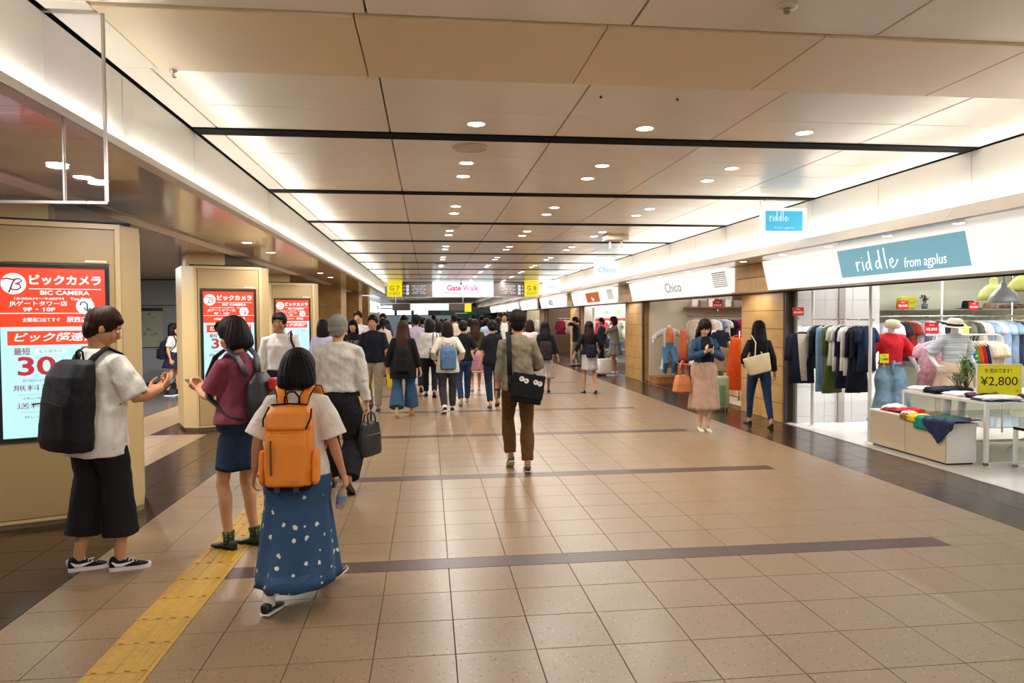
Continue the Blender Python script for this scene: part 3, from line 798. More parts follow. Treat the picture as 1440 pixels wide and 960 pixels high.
fb.build('soffit_panel_field', SOFR, sr, kind='stuff')
for k, y in enumerate((4.75, 5.3, 9.42, 10.8, 15.6, 17.2)): downlight(-2.28, y, 2.62, .062, 'passage_downlight', '%s slim round downlight along the low left soffit, counted from the camera' % ORD[k], 'downlights in the left soffit')
for k, (x, y) in enumerate(((-4.6, 9.5), (-5.6, 13), (-4.4, 14.2))): downlight(x, y, 2.62, .07, 'passage_downlight', '%s round downlight in the slatted ceiling behind the pillars' % ['nearest', 'left', 'farthest'][k], 'downlights behind the pillars', 60)
for k, y in enumerate((5.9, 6.9, 8.0, 9.1, 10.3, 12.6, 14.2, 16.5)): downlight(4.74, y, 2.476, .05, 'shop_front_downlight', '%s small downlight along the right soffit over the shop signs, counted from the camera' % ORD[k], 'downlights in the right soffit', 8)

# ------------------------------------------------------------------ end and outer walls
def wall(name, x0, x1, y0, y1, z0, z1, m):
    b = MB(); b.box(x0, x1, y0, y1, z0, z1); return struct(b.build(name, m))
wall('wall_end', -12, 12, 72, 72.2, 0, 3.3, mat('end_wall', '#3c4a4c', .3))
wall('wall_left', -12, -11.85, -6, 72, 0, 3.3, WHITEW)
wall('wall_right', 11.85, 12, -6, 72, 0, 3.3, SAGE)
# teal glazed front and white side of the far end
t = empty('glazed_front', 'dark teal glass front at the far end of the hall', 'glass wall', (3.4, 58, 0))
for k in range(5):
    b = MB(); b.box(-2.4+k*1.0, -1.45+k*1.0, -.03, .03, 0, 2.32); b.build('glass_panel', mat('teal_glass', '#22403f', .12), t)
b = MB(); b.box(-2.5, 2.6, -.06, .06, 2.32, 2.5); b.build('head_beam', mat('teal_glass', '#22403f', .12), t)
b = MB(); b.box(-1.2, -.2, -.08, -.06, 2.0, 2.05); b.build('lit_lettering', glow('#8fd0c8', .7), t)
t = empty('lit_shop_row', 'row of small white lit signs at the far left end', 'shop front', (-3.2, 56, 0))
b = MB(); b.box(-3.2, 3.6, 0, .2, 2.45, 2.62); b.build('white_valance', glow('#e8f4ff', 1.6), t)
for k in range(5):
    b = MB(); b.box(-3.1+k*1.3, -2.0+k*1.3, 0, .15, 1.9, 2.38); b.build('sign_panel', glow('#fff8ee', 1.5), t)
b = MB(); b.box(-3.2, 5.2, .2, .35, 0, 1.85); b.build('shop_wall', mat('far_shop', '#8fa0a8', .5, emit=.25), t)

# ------------------------------------------------------------------ left pillars with screens
ANG = math.radians(22); DV = Vector((math.cos(ANG), math.sin(ANG), 0))
def screen(t, W, Hh):
    RED = glow('#f0401c', 1.1); WHT = glow('#ffffff', 1.3); PALE = glow('#bdeef8', 1.05); INK = glow('#1b2b4e', .3); MAG = glow('#a8386c', .6); RNUM = glow('#cf2c38', .85); LG = glow('#7f93a8', .5); EMB = glow('#8c2430', .7)
    def rect(u0, u1, v0, v1, m, dz, name):
        b = MB(); b.box(u0*W, u1*W, -dz-.0005, -dz, v0*Hh, v1*Hh); return b.build(name, m, t)
    def tx(s, u, v, size, m, width=None, bold=0, shear=0):
        return text(s, size, m, t, (u*W, -.0026, v*Hh), (math.pi/2, 0, 0), bold=bold, width=width and width*W, shear=shear, extr=.0003)
    rect(0, 1, 0, 1, PALE, .0002, 'display')
    rect(0, 1, .652, 1, RED, .0009, 'red_header')
    rect(0, 1, .730, .734, WHT, .0016, 'rule'); rect(.27, .96, .875, .8785, WHT, .0016, 'rule'); rect(.06, .94, .545, .628, RED, .0009, 'red_banner')
    def disc(u, v, r, m, dz, name):
        b = MB(); M = Matrix.Translation((u*W, -dz, v*Hh)) @ Matrix.Rotation(math.pi/2, 4, 'X'); b.lathe([(.0005, 0), (r, 0), (r, .0005), (.0005, .0005)], n=36, M=M); return b.build(name, m, t)
    disc(.13, .905, .082, WHT, .0016, 'round_emblem')
    q = lambda pts, u, v, s: [Vector((u*W+x*s, -.0030, v*Hh+z*s)) for x, z in pts]
    b = MB(); b.tube(q([(-.9, .42), (-.5, .5), (.0, .38), (.45, .5), (.66, .3), (.4, .08), (.05, 0), (.45, -.06), (.58, -.35), (.3, -.58), (-.1, -.55), (-.25, -.4)], .13, .905, .082), .006, n=6)
    b.tube(q([(.12, .42), (-.1, .0), (-.22, -.4), (-.4, -.85)], .13, .905, .082), .006, n=6); b.build('emblem_stroke', EMB, t)
    tx('ビックカメラ', .615, .925, .082, WHT, .69, .0028)
    tx('BIC CAMERA', .605, .853, .046, WHT, .47, .0009)
    tx('10:00AM～9:00PM', .36, .818, .026, WHT, .46); tx('Tax Free', .76, .818, .030, WHT, .21, .0004)
    tx('JRゲートタワー店', .36, .788, .042, WHT, .54, .0004); tx('9F・10F', .36, .754, .040, WHT, .30, .0010)
    disc(.80, .775, .064, WHT, .0016, 'round_arrow_disc')
    b = MB(); b.tube(q([(-.55, .1), (-.45, .45), (-.1, .55), (.2, .3), (.22, -.1), (.22, -.5)], .80, .775, .064), .006, n=6)
    b.tube(q([(-.15, -.2), (.22, -.62), (.6, -.2)], .80, .775, .064), .006, n=6); b.build('arrow', INK, t)
    tx('太閤通口出てすぐ', .38, .692, .036, WHT, .35, .0002); tx('駅西店', .72, .692, .046, WHT, .20, .0007)
    tx('ビック超速便', .50, .587, .074, WHT, .80, .0012, .25)
    tx('最短', .19, .505, .060, MAG, .15, .0008); b_ = rect(.31, .60, .492, .520, glow('#e8fbff', 1.0), .0008, 'caption_box'); tx('名古屋市内', .455, .506, .028, LG, .22)
    tx('30', .32, .415, .20, RNUM, .36, .005); tx('分', .60, .40, .09, RNUM, .14, .002); tx('今すぐ', .84, .49, .05, INK, .16)
    tx('配送料はもちろん', .37, .335, .022, LG, .36); tx('無料下取り', .42, .290, .052, MAG, .62)
    rect(.15, .9, .252, .2535, LG, .0009, 'thin_rule'); tx('お買上げ金額にかかわらず', .39, .230, .020, LG, .40); tx('送料無料', .38, .185, .052, MAG, .50)
    rect(.15, .9, .148, .1495, LG, .0009, 'thin_rule'); tx('詳しくは売場係員まで', .45, .120, .022, LG, .5)
for k, (c0, c1, ordn) in enumerate(((-2.52, 6.23, 'nearest'), (-2.515, 11.22, 'second'), (-2.515, 16.25, 'third'))):
    C = Vector((c0, c1, 0)); W_ = .94
    M = Matrix.Translation(C) @ Matrix.Rotation(ANG, 4, 'Z')
    t = empty('pillar', ['wide cream pillar nearest the camera, with a tall red and blue screen', 'cream pillar behind the girl in the plum shirt', 'cream pillar behind the man in a white shirt'][k], 'pillar', (C.x, C.y, 0), ANG, kind='structure')
    # casing in local coordinates: front along x from -W to 0
    body = [(-W_, .03), (0, .03), (.14, .2), (.16, .75), (-W_+.35, .98), (-W_-.19, .85), (-W_-.16, .12)]
    b = MB(); b.prism(body, .05, 2.43); b.build('casing', PILL, t)
    b = MB(); b.prism([(x*.97, y*.97+.02) for x, y in body], 0, .05); b.build('plinth', mat('pillar_plinth', '#8f7d5a', .4), t)
    for x0, x1, z0, z1, nm in ((-W_+.0, -W_+.035, .05, 2.43, 'stile'), (-.035, 0, .05, 2.43, 'stile'), (-W_+.035, -.035, 2.39, 2.43, 'rail'), (-W_+.035, -.035, .05, .075, 'rail')):
        b = MB(); b.box(x0, x1, 0, .03, z0, z1); b.build(nm, PILL, t)
    for z0, z1, nm in ((.083, .683, 'lower_panel'), (2.105, 2.38, 'upper_panel')):
        b = MB(); b.box(-W_+.045, -.045, .004, .03, z0, z1); b.build('front_panel', PILF, t)
    for x0, x1 in ((-W_+.045, -.865), (-.078, -.045)):
        b = MB(); b.box(x0, x1, .004, .03, .683, 2.105); b.build('front_panel', PILF, t)
    b = MB(); b.box(-.25, -.10, -.001, .003, 2.115, 2.13); b.build('small_plate', plastic('#e2dccb'), t)
    b = MB(); b.box(-W_-.1, -.5, .12, .8, 2.43, 2.64); b.build('neck', PILL, t)
    b = MB(); b.box(-W_-.05, .08, .08, .7, 2.43, 2.455); b.build('shadow_gap', DARK, t)
    # the screen, a thing of its own
    sc = empty('advertising_screen', '%s tall lit screen with a red header and pale blue lower half' % ordn, 'screen', M @ Vector((-.855, .002, .695)), ANG)
    b = MB()
    for r in ((0, .77, 0, .03), (0, .77, 1.365, 1.395), (0, .03, .03, 1.365), (.74, .77, .03, 1.365)): b.box(r[0], r[1], -.012, .03, r[2], r[3])
    b.build('bezel', plastic('#141416', .25), sc)
    dsp = empty('display_face', None, None, (.03, .004, .03)); dsp.parent = sc
    b = MB(); b.box(0, .71, 0, .02, 0, 1.335); b.build('backing', plastic('#141416', .25), dsp)
    screen(dsp, .71, 1.335)
# stone-clad piers of the left side, farther on
def stone_face(parent, u0, u1, z0, z1, plane, pos, du=.7, dz=.3, th=.02, m=None):
    """panels on a face; plane 'x': face at X=pos looking -X/+X, u is Y; plane 'y': face at Y=pos, u is X"""
    m = m or STONE; nu = max(1, round((u1-u0)/du)); nz = max(1, round((z1-z0)/dz))
    for i in range(nu):
        for j in range(nz):
            a, b_ = u0+(u1-u0)*i/nu+.0035, u0+(u1-u0)*(i+1)/nu-.0035; c_, d_ = z0+(z1-z0)*j/nz+.0035, z0+(z1-z0)*(j+1)/nz-.0035
            b = MB()
            if plane == 'x': b.box(pos-th/2, pos+th/2, a, b_, c_, d_)
            else: b.box(a, b_, pos-th/2, pos+th/2, c_, d_)
            b.build('stone_panel', m, parent)
for x0, x1, y0, y1 in ((-4.6, -2.5, 21, 22.3), (-4.6, -2.5, 26.3, 27.6), (-4.6, -2.6, 31.5, 32.5)):
    p = wall('wall_left', x0+.01, x1-.01, y0+.012, y1, 0, 2.62, GROUT)
    stone_face(p, x0, x1, 0, 2.62, 'y', y0, .7, .66); stone_face(p, y0, y1, 0, 2.62, 'x', x1, .65, .66)
# wall behind the passage with its map poster
p = wall('wall_back', -9.5, -3.6, 18.3, 18.5, 0, 2.62, mat('panel_joint_dark', '#1f1e1e', .5))
PW = mat('grey_glass_panel', '#85898c', .25)
for x0, x1 in ((-9.4, -7.6), (-7.58, -6.02)):
    for z0, z1 in ((.1, .95), (.97, 1.98), (2.0, 2.6)): b = MB(); b.box(x0+.01, x1-.01, 18.27, 18.3, z0, z1); b.build('wall_panel', PW, p)
b = MB(); b.box(-6.0, -5.55, 18.15, 18.3, 0, 2.5); b.build('door_frame', mat('dark_steel', '#34333a', .35), p)
t = empty('map_poster', 'pale map poster with a dark heading on the grey back wall', 'poster', (-6.85, 18.26, 0))
b = MB(); b.box(-.42, .42, -.01, 0, .98, 1.93); b.build('sheet', mat('poster_paper', '#8f917c', .5), t)
b = MB(); b.box(-.42, .42, -.014, -.01, 1.85, 1.93); b.build('heading', plastic('#262422'), t)
b = MB()
for k in range(26): x, z = R_.uniform(-.34, .3), R_.uniform(1.05, 1.78); b.box(x, x+R_.uniform(.02, .09), -.0135, -.01, z, z+R_.uniform(.02, .07))
b.build('map_blocks', mat('map_ink', '#6d7a5e', .6), t, kind='stuff')

# ------------------------------------------------------------------ glass smoke curtain
t = empty('glass_curtain', 'clear hanging glass smoke barrier with slim metal edges at upper left', 'glass panel', (-1.51, 3.6, 2.21))
GT = mat('tinted_glass', '#f4f2fb', .02, trans=1)
b = MB(); b.prism([(0, 0), (0, .885), (-.262, .885), (-.262, .40), (-2.6, .40), (-2.6, 0)], -.003, .003, axis='y'); b.build('pane', GT, t)
for x0, x1, z0, z1, nm in ((-.006, .006, 0, .89, 'edge_strip'), (-2.6, 0, -.012, 0, 'bottom_rail'), (-.27, 0, .878, .89, 'top_rail'), (-.19, -.184, .0, .40, 'mullion')):
    b = MB(); b.box(x0, x1, -.008, .008, z0, z1); b.build(nm, metal('#b7b2ac', .3), t)

# ------------------------------------------------------------------ hanging signs
def hanging_sign(X0, X1, Y, zt, zm, zb, lab, art):
    t = empty('hanging_sign', lab, 'sign', ((X0+X1)/2, Y, zb)); w_ = (X1-X0)/2
    b = MB(); b.box(-w_, w_, -.005, .005, zm-zb, zt-zb); b.build('clear_glass', GLASS, t)
    b = MB(); b.box(-w_, w_, -.02, .02, 0, zm-zb); b.build('light_box', glow('#e9f6ff', 1.05), t)
    b = MB(); b.box(-w_*.8, w_*.8, -.03, .03, zt-zb-.02, zt-zb); b.build('ceiling_fixing', STEEL, t)
    art(t, w_, zm-zb); return t
def riddle_art(t, w_, h):
    b = MB(); b.box(-w_*.80, w_*.80, -.024, -.020, h*.14, h*.88); b.build('blue_panel', glow('#3cbbe2', .95), t)
    hand_script(t, 'riddle', -w_*.62, -.027, h*.50, h*.19, glow('#d8f6ff', 1.2), .0035)
    text('from agplus', .036, glow('#bfeaf8', 1.0), t, (0, -.027, h*.26), (math.pi/2, 0, 0), shear=.3, width=w_*.9)
STROKES = {  # pen strokes, x to the right and z up, x-height 1
    'r': ([[(0, 1), (.05, 0)], [(.05, .55), (.25, .95), (.5, .9)]], .6), 'i': ([[(.1, .95), (.12, 0)], [(.1, 1.35), (.13, 1.3)]], .35),
    'd': ([[(.55, .85), (.2, .8), (.0, .4), (.15, .05), (.5, .3), (.66, 1.9)], [(.66, 1.9), (.62, .8), (.68, 0)]], .95), 'l': ([[(.1, 2.0), (.05, 1), (.12, 0)]], .4),
    'e': ([[(.05, .45), (.45, .6), (.4, .95), (.1, .8), (.02, .3), (.3, .0), (.75, .35), (1.0, .75)]], .9)}
def hand_script(t, s, x, y, z, xh, m, r, axis=None, kx=.8, gaps=None):
    """each letter one mesh of pen strokes"""
    for i, ch in enumerate(s):
        st, adv = STROKES[ch]; b = MB()
        for p in st: b.tube([Vector((x+px*xh*kx, y, z+pz*xh)) for px, pz in p], r, n=6)
        b.build('letter', m, t); x += (adv+(gaps or {}).get(i, .12))*xh*kx
    return x
hanging_sign(4.07, 4.67, 8.38, 3.09, 2.985, 2.655, 'small turquoise hanging sign reading riddle beside the right fascia', riddle_art)
def chico_art(t, w_, h): text('Chico', .17, glow('#7fd8e0', .9), t, (0, -.024, h*.45), (math.pi/2, 0, 0), bold=.001, width=w_*1.4)
hanging_sign(3.92, 4.52, 16.55, 3.09, 2.99, 2.58, 'white hanging sign with pale letters, the second along the right fascia', chico_art)
def plain_art(t, w_, h): text('arome', .12, glow('#b8c8d0', .8), t, (0, -.024, h*.45), (math.pi/2, 0, 0), width=w_)
hanging_sign(3.95, 4.55, 24.3, 3.09, 2.95, 2.5, 'white hanging sign just right of the yellow G8 panel', plain_art)

# big overhead sign
GY = 28.0
og = empty('overhead_sign', 'long overhead sign with yellow G7 and G8 ends around a white Gate Walk panel', 'sign', (1.4, GY, 2.48))
def part_box(nm, x0, x1, z0, z1, m, d=.08): b = MB(); b.box(x0-1.4, x1-1.4, -d, d, z0-2.48, z1-2.48); return b.build(nm, m, og)
YG = glow('#f0dc00', .92); BR = mat('sign_brown', '#463a34', .3)
a = part_box('yellow_panel', -1.56, -.99, 2.48, 3.09, YG, .09); c_ = part_box('yellow_panel', 3.80, 4.36, 2.48, 3.09, YG, .09)
a = part_box('brown_panel', -.985, .17, 2.48, 3.06, BR); c_ = part_box('brown_panel', 2.57, 3.795, 2.48, 3.06, BR); wp = part_box('white_panel', .175, 2.565, 2.47, 3.09, glow('#dcecf4', .98), .09)
part_box('bottom_rail', -1.56, 4.36, 2.45, 2.475, STEEL, .1)
F2 = (math.pi/2, 0, 0); INKD = plastic('#20200f', .5); WL = glow('#dfe4ee', .8)
text('G 7', .26, INKD, og, (-2.68, -.092, .32), F2, width=.36, extr=.002); text('←出口', .14, INKD, og, (-2.68, -.092, .12), F2, width=.38, extr=.002)
text('G 8', .26, INKD, og, (2.68, -.092, .32), F2, width=.36, extr=.002); text('出口↑', .14, INKD, og, (2.68, -.092, .12), F2, width=.38, extr=.002)
text('Gate Walk', .30, mat('magenta_letters', '#8c1450', .5), og, (-.05, -.093, .33), F2, bold=.010, width=1.25, extr=.004)
b = MB(); b.tube([Vector((-.8+1.5*k/12, -.094, .17-.06*math.sin(math.pi*k/12))) for k in range(13)], .01, n=6); b.build('swoosh_line', glow('#c04a50', .5), og)
for s, x in ((-1, -2.30), (1, 2.31)):
    for j, z in enumerate((.40, .27, .13)):
        text('←' if s < 0 else '→', .11, WL, og, (x, -.083, z), F2, bold=.003, extr=.002)
        b = MB(); b.box(x-s*.12-.05, x-s*.12+.05, -.086, -.08, z-.055, z+.055); b.build('pictogram', WL, og)
    for j, (z, s_) in enumerate(((.41, 'JR線 名古屋駅'), (.34, 'Nagoya Station'), (.27, '地下鉄 東山線'), (.20, 'Subway'), (.13, '名鉄・近鉄'))):
        text(s_, .06, WL, og, (x-s*.55, -.083, z), F2, width=.55 if j % 2 == 0 else .42, extr=.002)
t = empty('security_camera', 'small black camera hanging below the ceiling before the white sign panel', 'camera', (1.28, 27.6, 3.1))
b = MB(); b.box(-.01, .01, -.01, .01, -.1, 0); b.build('stem', plastic('#2a2a2a'), t); b = MB(); b.ell((0, 0, -.13), (.045, .045, .05)); b.build('dome', plastic('#161616'), t, smooth=True)
# second overhead sign farther away
o2 = empty('overhead_sign', 'second overhead sign farther off, mostly white with a yellow stripe', 'sign', (0, 45, 2.13))
for nm, x0, x1, z0, z1, m in (('brown_panel', -2.2, -1.1, .0, .42, BR), ('white_panel', -1.1, 1.3, 0, .42, glow('#eaf5fb', 1.1)), ('brown_panel', 1.3, 2.3, 0, .42, BR), ('yellow_panel', 2.3, 2.72, -.1, .42, YG), ('top_rail', -2.9, 2.8, .42, .46, STEEL)):
    b = MB(); b.box(x0, x1, -.06, .06, z0, z1); b.build(nm, m, o2)
for x in (-2, 2.2): b = MB(); b.box(x-.02, x+.02, -.02, .02, .46, .97); b.build('hanger_rod', STEEL, o2)

# ------------------------------------------------------------------ right side: piers, header, lit sign boxes
piers = [(10.43, 11.9), (17.75, 19.3), (25.4, 27.0), (33.2, 34.7), (40.5, 42), (47.5, 49), (55, 56.5)]
for k, (y0, y1) in enumerate(piers):
    p = wall('wall_right', 5.47, 7.0 if k == 0 else 7.2, y0+.012, y1-.01, 0, 2.03, mat('joint_brown', '#4a3822', .9))
    stone_face(p, y0, y1, 0, 2.03, 'x', 5.46, .74, .29 if k < 3 else .7); 
    if k > 0: stone_face(p, 5.47, 6.0, 0, 2.03, 'y', y0, .6, .29 if k < 3 else .7)
    q = wall('wall_right', 5.12, 5.6, y0-.5, y1+.1, 2.06, 2.476, mat('joint_brown', '#4a3822', .9))
    stone_face(q, y0-.5, y1+.1, 2.05, 2.474, 'x', 5.11, .7, .21)
    b = MB(); b.box(5.46, 5.5, y0-.06, y0-.02, 0, 2.03); b.build('jamb_post', mat('dark_steel', '#34333a', .35), p)
hd = wall('wall_right', 5.05, 5.62, -3, 70, 2.035, 2.052, mat('header_bronze', '#a8927a', .35))
b = MB(); b.box(5.44, 5.48, -3, 70, 2.02, 2.035); b.build('header_track', DARK, hd)
wall('wall_right', 5.62, 5.68, -3, 70, 2.06, 2.6, WHITEW)
def sign_box(y0, y1, lab, e=1.1, vent=None):
    """leaning light box: face from (5.25, 2.52) down to (5.37, 2.085)"""
    t = empty('shop_sign', lab, 'shop sign', (5.06, (y0+y1)/2, 2.037)); L = (y1-y0)/2
    b = MB(); b.prism([(-.13, .425), (-.03, 0), (.10, 0), (.10, .425)], -L, L, axis='y'); b.build('light_box', glow('#fff9f0', e), t)
    b = MB(); b.prism([(-.035, -.008), (-.01, -.008), (-.01, .0), (-.035, .0)], -L, L, axis='y'); b.build('bottom_trim', mat('header_bronze', '#a8927a', .35), t)
    if vent:
        v = MB(); v.cur = 0
        for j in range(8):
            z = .12+j*.033; x = -.03-z*.235
            v.box(x-.012, x, vent[0]-(y0+y1)/2, vent[1]-(y0+y1)/2, z, z+.018)
        v.build('vent_grille', metal('#8f8f8f', .4), t)
    return t
FT_ = Matrix.Rotation(-math.pi/2, 4, 'Z').to_3x3()    # text facing -X
lean_a = math.atan2(.10, .425)
def face_pt(dy, z): return Vector((-.03-.235*z-.004, dy, z))
ROT = (math.pi/2+lean_a*0, 0, -math.pi/2)
def face_text(t, s, dy, z, size, m, **kw):
    M = Matrix.Rotation(-math.pi/2, 4, 'Z') @ Matrix.Rotation(math.pi/2, 4, 'X')
    tilt = Matrix.Rotation(-lean_a, 4, 'Y')      # top of the face leans out over the walkway
    e = (tilt @ M).to_euler()
    return text(s, size, m, t, face_pt(dy, z), e, **kw)
t = sign_box(-2, 10.08, 'long white lit sign with a pale blue riddle panel over the near shop', 1.04)
cY = (10.08-2)/2
b = MB(); y0, y1 = 6.07-cY, 8.14-cY; b.v = []; pts = []
for z in (.075, .395):
    for y in (y0, y1): pts.append(face_pt(y, z)); pts.append(face_pt(y, z)+Vector((.006, 0, 0)))
b.add(pts, [(0, 4, 6, 2), (1, 3, 7, 5), (0, 2, 3, 1), (4, 5, 7, 6), (0, 1, 5, 4), (2, 6, 7, 3)]); b.build('blue_panel', glow('#83b9c7', .85), t)
def face_script(t, s, yl, z, xh, m, r, kx=.8, gaps=None):
    y = yl
    for i, ch in enumerate(s):
        st, adv = STROKES[ch]; b = MB()
        for p in st: b.tube([face_pt(y-px*xh*kx, z+pz*xh)+Vector((-.003, 0, 0)) for px, pz in p], r, n=6)
        b.build('letter', m, t); y -= (adv+(gaps or {}).get(i, .15))*xh*kx
WSC = glow('#ffffff', 1.2)
face_script(t, 'riddle', 7.80-cY, .13, .112, WSC, .0065, 1.22, {2: .35, 3: .3})
face_text(t, 'from agplus', 6.68-cY, .165, .15, WSC, shear=.25, width=.62)
t = sign_box(11.4, 17.15, 'white lit sign with thin grey-green letters and a vent at its right end', 1.05, (11.45, 12.0))
face_text(t, 'Chico', 14.1-14.275, .20, .28, glow('#6fa8a8', .45), width=.95)
t = sign_box(18.75, 24.3, 'white lit sign with an orange square logo panel', 1.05, (18.85, 19.4))
b = MB(); pts = []
for z in (.07, .36):
    for y in (20.4-21.525, 22.1-21.525): pts.append(face_pt(y, z)); pts.append(face_pt(y, z)+Vector((.006, 0, 0)))
b.add(pts, [(0, 4, 6, 2), (1, 3, 7, 5), (0, 2, 3, 1), (4, 5, 7, 6), (0, 1, 5, 4), (2, 6, 7, 3)]); b.build('orange_panel', glow('#d9691e', .75), t)
face_text(t, 'Yum', 21.25-21.525, .16, .16, WSC, bold=.004); 
for y0, y1, l in ((25.9, 31.4, 'third white lit sign beyond the orange one, with a grey word'), (33.1, 38.3, 'fourth small white lit sign with a faint square mark'), (40, 44.8, 'small white lit sign far along the right side'), (46.5, 51.6, 'farthest but one white lit sign on the right side'), (53.5, 57, 'farthest white lit sign on the right side')):
    t = sign_box(y0, y1, l, 1.1)
    face_text(t, {25.9: 'MODE', 33.1: '□', 40: '〜', 46.5: '―', 53.5: '・'}[y0], 0, .2, .3, glow('#7c8488', .4), bold=.004)
# left side lit signs beyond the widening
for k, (y0, y1) in enumerate(((33, 36.5), (37.5, 42), (43.5, 49))):
    t = empty('shop_sign', ['white lit sign nearest on the far left side', 'middle white lit sign on the far left side', 'farthest white lit sign on the far left side'][k], 'shop sign', (-3.2, (y0+y1)/2, 2.05))
    L = (y1-y0)/2; b = MB(); b.box(-.2, 0, -L, L, 0, .6); b.build('light_box', glow('#fff8ec', 1.3), t); b = MB(); b.box(0, .01, -.5, .5, .2, .4); b.build('dark_mark', plastic('#555a60'), t)
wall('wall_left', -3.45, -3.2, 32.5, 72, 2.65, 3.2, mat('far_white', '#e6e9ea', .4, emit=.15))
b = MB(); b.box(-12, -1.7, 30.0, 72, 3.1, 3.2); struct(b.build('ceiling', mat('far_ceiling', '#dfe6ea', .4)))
area_light('far_left_lamp', (-3.0, 42, 3.05), 2, 14, 160, COOL)
wall('wall_left', -3.9, -3.7, 32.5, 72, 0, 2.05, mat('far_left_shops', '#a89468', .5, var=.3, vscale=.8))
# ------------------------------------------------------------------ shop helpers
def garment(kind, lab, loc, rz, col, w_=.42, L=.62, group=None, hang='#d8ccb8', inner=None, m=None, hook=True, cat=None):
    """a garment on its hanger; hook top at the origin, front towards -Y"""
    nm = {'tee': 'hanging_shirt', 'cardigan': 'hanging_cardigan', 'pants': 'hanging_trousers', 'skirt': 'hanging_skirt', 'dress': 'hanging_dress'}[kind]
    t = empty(nm, lab, cat or {'tee': 'shirt', 'cardigan': 'cardigan', 'pants': 'trousers', 'skirt': 'skirt', 'dress': 'dress'}[kind], loc, rz, group)
    m = m or cloth(col); N = 28; b = MB(); s = R_.random()*6
    def ring(rx, ry, z, amp=.0, y=0):
        return [Vector((rx*math.cos(a), y+ry*math.sin(a)*(1+amp*math.sin(7*a+s+z*5)+amp*.6*math.sin(11*a-z*9)), z)) for a in [2*math.pi*j/N for j in range(N)]]
    if kind in ('tee', 'cardigan', 'dress'):
        prof = [(-.085, .05, .028), (-.10, w_*.32, .035), (-.13, w_*.46, .042), (-.20, w_*.47, .05), (-.2-(L-.1)*.5, w_*.46, .058), (-.1-L, w_*(.50 if kind != 'dress' else .62), .066)]
        b.loft([ring(rx, ry, z, .25 if z < -.2 else .05) for z, rx, ry in prof])
        sl = .13 if kind == 'tee' else .34
        for sd in (-1, 1): b.tube([Vector((sd*w_*.36, 0, -.135)), Vector((sd*(w_*.50), 0, -.19)), Vector((sd*(w_*.50+.02), -.01, -.16-sl*.7)), Vector((sd*(w_*.50+.03), -.01, -.17-sl))], [(.045, .03), (.055, .03), (.055, .027), (.055, .03)], n=12)
    elif kind == 'pants':
        for sd in (-1, 1): b.loft([[Vector((sd*w_*.24, 0, 0))+q for q in ring(rx, ry, z, .15)] for z, rx, ry in ((-.12, w_*.25, .03), (-.3, w_*.27, .045), (-.1-L, w_*.25, .05))])
    else:
        b.loft([ring(rx, ry, z, a) for z, rx, ry, a in ((-.12, w_*.34, .03, .05), (-.17, w_*.36, .05, .2), (-.1-L*.5, w_*.46, .075, .35), (-.1-L, w_*.56, .09, .45))])
    b.build('fabric', m, t, smooth=True)
    if inner:
        b = MB(); b.loft([ring(w_*.24, .052, z, .1, -.022) for z in (-.11, -.3, -.06-L)]); b.build('inner_top', cloth(inner), t, smooth=True)
    b = MB(); hw = w_*.44
    b.tube([Vector((-hw, 0, -.135)), Vector((-hw*.5, 0, -.095)), Vector((0, 0, -.07)), Vector((hw*.5, 0, -.095)), Vector((hw, 0, -.135))], [(.006, .010)]*5, side=(0, 0, 1), n=6)
    b.tube([Vector((0, 0, -.07)), Vector((0, 0, -.03)), Vector((.014, 0, -.012)), Vector((.010, 0, .004)), Vector((-.004, 0, .006))], .0025, n=6)
    b.build('hanger', plastic(hang, .45), t, smooth=True)
    return t
def pole(nm, lab, pts, r, m, cat, base=True):
    t = empty(nm, lab, cat, pts[0]); o = Vector(pts[0])
    b = MB(); b.tube([Vector(p)-o for p in pts], r, n=12); b.build('tube', m, t, smooth=True)
    if base: b = MB(); b.lathe([(.05, 0), (.05, .006), (.02, .012), (.001, .012)]); b.build('foot_plate', m, t, smooth=True)
    return t
def price_card(lab, loc, rz, s, w_=.15, h=.11, col='#d8261e', tc='#ffffff', tilt=0, cat='price card'):
    t = empty('price_card', lab, cat, loc, rz)
    b = MB(); b.box(-w_/2, w_/2, -.003, .003, 0, h); b.build('card', plastic(col, .4), t)
    text('SALE', h*.2, plastic(tc, .5), t, (0, -.0036, h*.78), (math.pi/2, 0, 0), extr=.0004, width=w_*.35)
    text(s, h*.36, plastic(tc, .5), t, (0, -.0036, h*.38), (math.pi/2, 0, 0), bold=.001, extr=.0004, width=w_*.8)
    b = MB(); b.box(-.004, .004, -.002, .002, -.05, 0); b.box(-.02, .02, -.008, .008, -.055, -.045); b.build('clip', STEEL, t)
    return t
